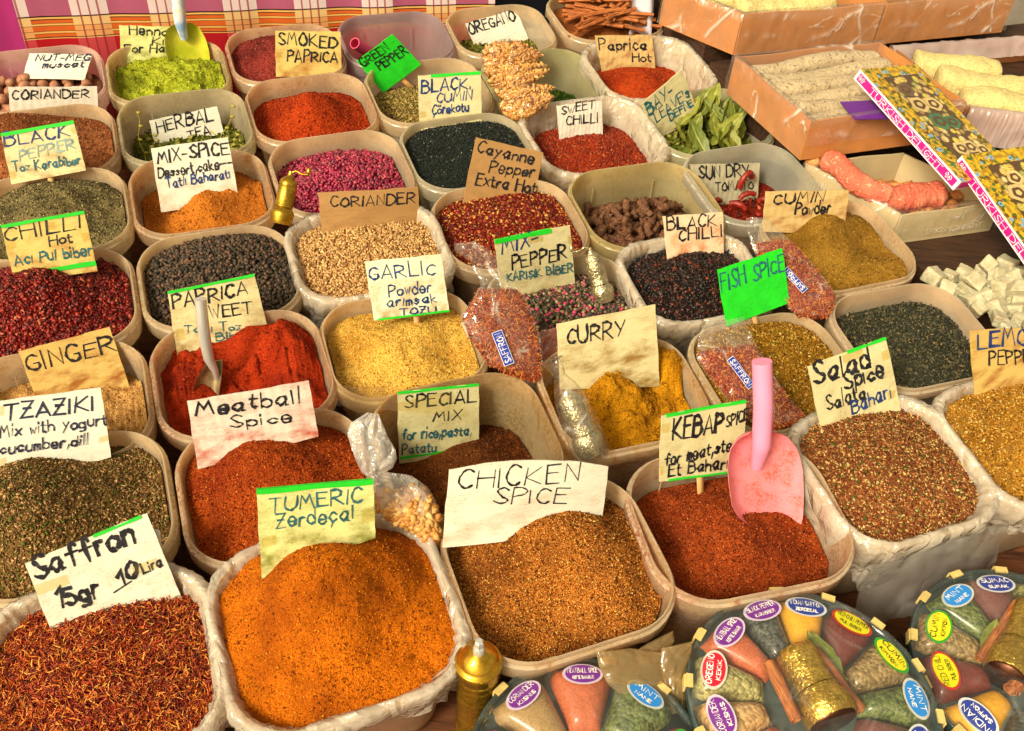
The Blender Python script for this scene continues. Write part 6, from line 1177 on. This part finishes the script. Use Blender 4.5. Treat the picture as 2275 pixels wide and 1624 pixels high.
# ================================================================== round gift packs of spice bags in front
OVAL = {'p': ((112, 40, 140), (196, 180, 200), 'w'), 'r': ((200, 24, 50), (206, 190, 180), 'w'), 'b': ((40, 130, 210), (190, 190, 190), 'w'), 'n': ((40, 56, 140), (190, 190, 196), 'w'), 'y': ((206, 196, 20), (170, 50, 40), 'd'), 'g': ((222, 210, 30), (50, 150, 40), 'd'), 'o': ((232, 140, 60), (214, 180, 150), 'w'), 'v': ((206, 196, 30), (120, 60, 130), 'd')}
_om = {}
def om(c):
    if c not in _om: _om[c] = plain('label print %d %d %d' % c, C(*c), .4, var=.05, scale=40)
    return _om[c]
PK = {}
def pack_mat(k):
    if k in PK: return PK[k]
    c = {'meatball': ((150, 66, 36), (196, 104, 64)), 'coriander': ((130, 98, 56), (176, 140, 90)), 'mint': ((56, 66, 30), (104, 112, 58)), 'bpepper': ((40, 42, 38), (82, 82, 74)), 'saffon': ((206, 140, 16), (232, 170, 40)), 'rchili': ((80, 28, 24), (126, 54, 46)),
         'cumin': ((104, 82, 48), (160, 132, 84)), 'sumac': ((84, 44, 40), (124, 74, 66)), 'oregeno': ((110, 100, 54), (176, 164, 104)), 'seeds': ((150, 110, 60), (206, 164, 110)), 'threads': ((130, 36, 20), (206, 96, 50)), 'thyme': ((96, 98, 44), (160, 154, 90)), 'sand': ((150, 112, 60), (190, 150, 92)), 'chilired': ((130, 50, 42), (176, 90, 78))}[k]
    m = NT('pack ' + k); c0, c1 = (tuple(min(1, x * 1.1) for x in C(*q)) for q in c); sc = 420 if k in ('meatball', 'coriander', 'saffon', 'rchili', 'sumac', 'sand', 'chilired') else 230
    vo = m.n('TexVoronoi', {'Scale': sc if k != 'seeds' else 190}); m.set(vo.inputs['Vector'], m.obj()); a = m.noise(sc, 4, None, .7); r = m.n('SeparateColor', {0: vo.outputs['Color']}).outputs[0]
    fine = sc > 300; col = m.ramp(a if fine else r, [(.3 if fine else .05, c0), (.7 if fine else .9, c1)]); wr = m.noise(40, 3)
    nb = m.bump(wr, .5, .006, m.bump(vo.outputs['Distance'] if not fine else a, .8 if not fine else .35, -.002 if not fine else .001))
    PK[k] = m.done(m.pbsdf(base=col, rough=.55, spec=.4, nrm=nb, coat=.6)); m.t.nodes['Principled BSDF'].inputs['Coat Roughness'].default_value = .14; return PK[k]
TRAY = plain('dark tray plastic', C(70, 80, 78), .35, var=.1, scale=30, coat=.3); CLIP = plain('yellowed clip tape', C(206, 180, 110), .5, var=.15, scale=120); COVER = film('pack cover film', (.97, .98, .97), .03, .10, 34, 1.0, (.85, .86, .82), 1.0, .12)
EDGE = film('green tinted tray edge', (.55, .68, .66), .45, .15, 40, .5, (.10, .16, .17), 1.0)
def gift_pack(label, cpx, z, R, packs, rot0, mill_px=None, sticks=(), tilt=(0, 0), nclip=14, millmat=GOLD, leaf=()):
    c = at_z(cpx, z); N_ = norm(np.array([tilt[0], tilt[1], 1.])); ex = norm(np.cross([0, 1, 0], N_)); ey = np.cross(N_, ex)
    o = empty('spice_gift_pack', c - N_ * .022, label, 'gift pack', 'round spice gift packs')
    def P(r, a, h=0.): return c + ex * (r * math.cos(a)) + ey * (r * math.sin(a)) + N_ * h
    m = MB(); m.lathe([(.001, -.022), (R * .95, -.022), (R * .97, -.018), (R * .97, -.014), (R * .2, -.0145), (.001, -.0145)], c, N_, 60, 0, False); build('tray', m, TRAY, o)
    m = MB(); m.lathe([(R * .965, -.019), (R, -.012), (R * 1.005, .0), (R * .985, .003), (R * .965, -.012)], c, N_, 72, 0, False); build('tray_edge', m, EDGE, o)
    for i in range(nclip):
        a = rot0 + 2 * math.pi * (i + .5) / nclip; t_ = norm(-ex * math.sin(a) + ey * math.cos(a)); q = P(R * .955, a, .004); d = P(1, a) - P(0, a); m = MB(); m.box(q - t_ * .008, t_ * .016, d * R * .055, N_ * .003); m.box(q - t_ * .008 + d * R * .052, t_ * .016, d * .0025, -N_ * .012); build('clip', m, CLIP, o, smooth=False)
    n = len(packs); dth = 2 * math.pi / n
    for i, pk in enumerate(packs):
        if not pk: continue
        mat, lab, t1, t2 = pk; th = rot0 + i * dth; h = .024; nr, nu = 14, 13; G = []
        for s in np.linspace(0, 1, nr):
            r = R * (.36 + .57 * s); wd = min(.5 * dth * .96 * r, R * .265) * (1 - .10 * (s > .9)) ; u = np.linspace(-1, 1, nu); hh = h * (1 - (2 * s - 1) ** 4) ** .5 * (.75 + .25 * s)
            zz = hh * np.sqrt(np.maximum(0, 1 - np.abs(u) ** 2.6)) - .013 + .0015 * fbm(u * 2 + i, u * 0 + s * 5, i, 2); tt_ = norm(-ex * math.sin(th) + ey * math.cos(th)); G.append(P(r * 1.0, th) + tt_ * (u * wd * (1.0 if s < .93 else .93))[:, None] + N_ * zz[:, None])
        m = MB(); m.grid(np.array(G)); k = build('spice_packet', m, pack_mat(mat), o)
        if lab:
            f, rimc, tx = OVAL[lab]; lc = P(R * .80, th, h * .98 - .0125); er = norm(P(1, th) - P(0, th)); et = np.cross(N_, er); nn = norm(N_ + er * .18); er = norm(np.cross(et, nn) * -1); er = er if np.dot(er, P(1, th) - P(0, th)) > 0 else -er
            m = MB(); w, hgt = R * .175, R * .105; q = np.linspace(0, 2 * np.pi, 28, endpoint=False)[:, None]; up, ri = er, -et
            def D3(A, l): return lc + ri * A[:, :1] + up * A[:, 1:] + nn * l
            for sc_, mi, lf in ((1., 0, .0012), (.86, 1, .0018)):
                ring_ = D3(np.c_[w * sc_ * np.cos(q), hgt * sc_ * np.sin(q)], lf); m.fan(ring_ if np.dot(np.cross(ring_[1] - ring_[0], ring_[2] - ring_[0]), nn) > 0 else ring_[::-1], mi)
            kk = 0
            for tx_, yy, wf, hf in ((t1, .10, .74, .44), (t2, -.52, .52, .30)):
                if not tx_: continue
                ww = w * wf * min(1, .35 + len(tx_) / 8)
                for st in strokes(tx_, (-ww * 1000, yy * hgt * 1000), (ww * 1000, yy * hgt * 1000), hgt * hf * 1000, (0, 1), 0, None, 1.8): kk += 1; ribbon(m, st, hgt * (78 if len(tx_) < 9 else 52), lambda A, l: D3(A / 1000, l), .0022 + kk * 8e-6, 2)
            lb_ = build('label', m, [om(rimc), om(f), om((236, 230, 226)) if tx == 'w' else om((60, 56, 20))], k, smooth=False)
    if mill_px:
        a, b, rad = mill_px; n2 = N_; A_, B2 = on_plane(a, c + N_ * .012, N_), on_plane(b, c + N_ * .012, N_); ax = norm(B2 - A_); L = np.linalg.norm(B2 - A_)
        m = MB(); s = rad; m.lathe([(.6 * s, 0), (.84 * s, .01 * L), (.86 * s, .12 * L), (.84 * s, .5 * L), (.86 * s, .56 * L)], A_, ax); k = build('mill_barrel', m, millmat, o)
        m = MB(); m.lathe([(.80 * s, .565 * L), (.92 * s, .58 * L), (.86 * s, .62 * L), (.98 * s, .68 * L), (1.05 * s, .78 * L), (1.04 * s, .92 * L), (.95 * s, .97 * L)], A_, ax); build('mill_base', m, millmat, o)
        m = MB(); m.lathe([(.93 * s, .972 * L), (.90 * s, 1.0 * L), (.0005, 1.005 * L)], A_, ax, 28, 0, False); build('mill_foot', m, DKBRASS, o)
    for (a, b, rr) in sticks:
        A_, B2 = on_plane(a, c + N_ * .012, N_), on_plane(b, c + N_ * .012, N_); L = np.linalg.norm(B2 - A_); me = quill(3, L, rr); q_ = place('cinnamon_stick', me, o); q_.location = Vector((A_ + B2) / 2 - ORI[o.name]); ORI[q_.name] = (A_ + B2) / 2; q_.rotation_euler = Vector(B2 - A_).to_track_quat('Z', 'Y').to_euler()
    for (a, ang) in leaf:
        A_ = on_plane(a, c + N_ * .008, N_); q_ = place('bay_leaf', LV[0], o); q_.location = Vector(A_ - ORI[o.name]); ORI[q_.name] = A_; q_.rotation_euler = (0, -.1, ang)
    m = MB(); m.lathe([(R * 1.0, .002), (R * .97, .0055), (R * .9, .0105), (R * .7, .0135), (R * .4, .022 if mill_px else .012), (R * .2, .032 if mill_px else .009), (.001, .034 if mill_px else .008)], c, N_, 60, 0, False); v = m.v[0]; m.v[0] = v + N_ * (.002 * fbm(v[:, 0] * 40, v[:, 1] * 40, 4, 3))[:, None]; build('cover_film', m, COVER, o); return o
rad = math.radians
def ang(cpx, z, ppx):
    d = at_z(ppx, z) - at_z(cpx, z); return math.atan2(d[1], d[0])
# middle pack
c2p = (1806, 1556); z2 = .172; d7 = lambda x, y: V('d7', x, y); a0 = ang(c2p, z2, d7(1365, 300))
gift_pack('round spice gift pack with a gold mill in its middle', c2p, z2, .146, [('saffon', 'n', 'INDIAN SAFFON', 'ZERDECAL'), ('bpepper', 'p', 'BLACK PEPPER', 'KARABIBER'), ('meatball', 'p', 'MEATBALL SPICE', 'KOFTE BAHARI'), ('oregeno', 'r', 'OREGENO', 'KEKIK'), ('seeds', 'p', 'CORIANDER', 'KISNIS'), ('threads', 'o', '', ''), ('sand', 'n', '', ''), ('meatball', 'g', '', ''), ('thyme', 'v', 'THYME', 'KEKIK'), ('sumac', 'n', 'SUMAC', 'SUMAK'), ('mint', 'b', 'MINT', 'NANE'), ('cumin', 'g', 'CUMIN', 'KIMYON'), ('rchili', 'y', 'RED CHILI PEPPER', 'PUL BIBER')],
          a0, (d7(1270, 790), d7(1700, 1540), .030), ((d7(1000, 920), d7(1310, 1500), .0085), (d7(1470, 780), d7(1990, 1400), .0075)), (0.0, 0.0), leaf=((d7(1700, 960), 2.2),))
# front pack, no mill
c1p = (1312, 1716); z1 = .160; d6 = lambda x, y: V('d6', x, y); a1 = ang(c1p, z1, d6(718, 700))
gift_pack('round spice gift pack with no mill, cut by the bottom of the picture', c1p, z1, .136, [('meatball', 'p', 'MEATBALL SPICE', 'KOFTE BAHARATI'), ('coriander', 'p', 'CORIANDER', 'KISNIS'), ('rchili', 'y', 'RED CHILI', 'PUL BIBER'), ('bpepper', 'p', 'BLACK PEPPER', 'KARABIBER'), ('saffon', 'n', 'INDIAN SAFFON', ''), ('thyme', 'v', 'THYME', ''), ('cumin', 'g', 'CUMIN', 'KIMYON'), ('chilired', 'g', 'HOT RED', 'PEPPER'), ('mint', 'b', 'MINT', 'NANE')], a1, nclip=12)
c3p = (2296, 1492); z3 = .128; d8 = lambda x, y: V('d8', x, y); a3 = ang(c3p, z3, d8(960, 400))
gift_pack('round spice gift pack with bare cinnamon stick, cut by the picture edge', c3p, z3, .150, [('mint', 'b', 'MINT', 'NANE'), ('cumin', 'g', 'CUMIN', 'KIMYON'), ('rchili', 'y', 'RED CHILI', 'PUL BIBER'), ('saffon', 'n', 'INDIAN', 'SAFFON'), ('bpepper', 'p', 'BLACK PEPPER', 'KARABIBER'), ('meatball', 'p', 'MEATBALL', 'KOFTE'), ('sand', 'n', '', ''), ('seeds', 'p', 'CORIANDER', ''), ('cumin', 'g', 'CUMIN', ''), ('meatball', 'p', 'MEATBALL', ''), ('thyme', 'v', 'THYME', 'SIVRI KEKIK'), ('sumac', 'n', 'SUMAC', 'SUMAK')],
          a3, (d8(1720, 560), d8(1490, 1160), .026), ((d8(1590, 520), d8(1280, 990), .0065), (d8(1660, 1130), d8(1560, 1260), .011)), leaf=((d8(1370, 960), 1.2),))
g0a, g0b = g2(at_z(c2p, z2)); g1a, g1b = g2(at_z(c1p, z1)); g3a, g3b = g2(at_z(c3p, z3))
riser(g0a - .11, g0a + .11, g0b - .11, g0b + .10, .138, 'dark crate under the round gift pack with the gold mill'); riser(g1a - .10, g1a + .10, g1b - .11, g1b + .09, .126, 'dark crate under the round gift pack without a mill'); riser(g3a - .11, g3a + .12, g3b - .11, g3b + .11, .094, 'dark crate under the round gift pack at the picture edge')
# brown cellophane bags between the packs and the chicken tub
CELLO = film('brown cellophane', (.86, .70, .44), .45, .12, 34, .9, (.52, .38, .18), .8)
for i, (rows, z, lab) in enumerate((([((1325, 1450), (1400, 1440)), ((1330, 1480), (1480, 1450)), ((1350, 1520), (1520, 1500)), ((1400, 1560), (1530, 1550)), ((1440, 1600), (1520, 1600))], .165, 'flat brown cellophane bag under the gift packs'),
                                    ([((1420, 1440), (1495, 1402)), ((1410, 1460), (1498, 1425)), ((1420, 1480), (1480, 1460))], .172, 'brown cellophane bag tip standing against the chicken tub'),
                                    ([((1470, 1440), (1540, 1425)), ((1465, 1480), (1535, 1450)), ((1480, 1530), (1520, 1510)), ((1500, 1570), (1520, 1570))], .168, 'pointed brown cellophane bag touching the gift pack with gold mill'))):
    B_ = at_z(np.array(rows).mean(axis=(0, 1)), z); pouch(lab, B_, 55, rows, .008, None, name='cellophane_bag', cat='plastic bag', film_mat=CELLO, seed=40 + i)
# loose plastic under the salad tub
m = MB(); S_, Z_ = np.meshgrid(np.linspace(0, 1, 40), np.linspace(0, 1, 16)); t = TUB[4, 6]; P = t.P(-.10 + .24 * S_, -.112 - .03 * Z_ - .02 * np.sin(S_ * 3) * Z_ + .012 * fbm(S_ * 6, Z_ * 3, 3), -.03 - .12 * Z_ + .01 * fbm(S_ * 5, Z_ * 2, 7)); m.grid(P)
tag(build('plastic_sheet', m, film('smoky plastic', (.8, .78, .76), .35, .18, 20, .6, (.7, .66, .62), .7)), 'smoky clear plastic hanging down the front of the salad spice tub', 'plastic sheet')
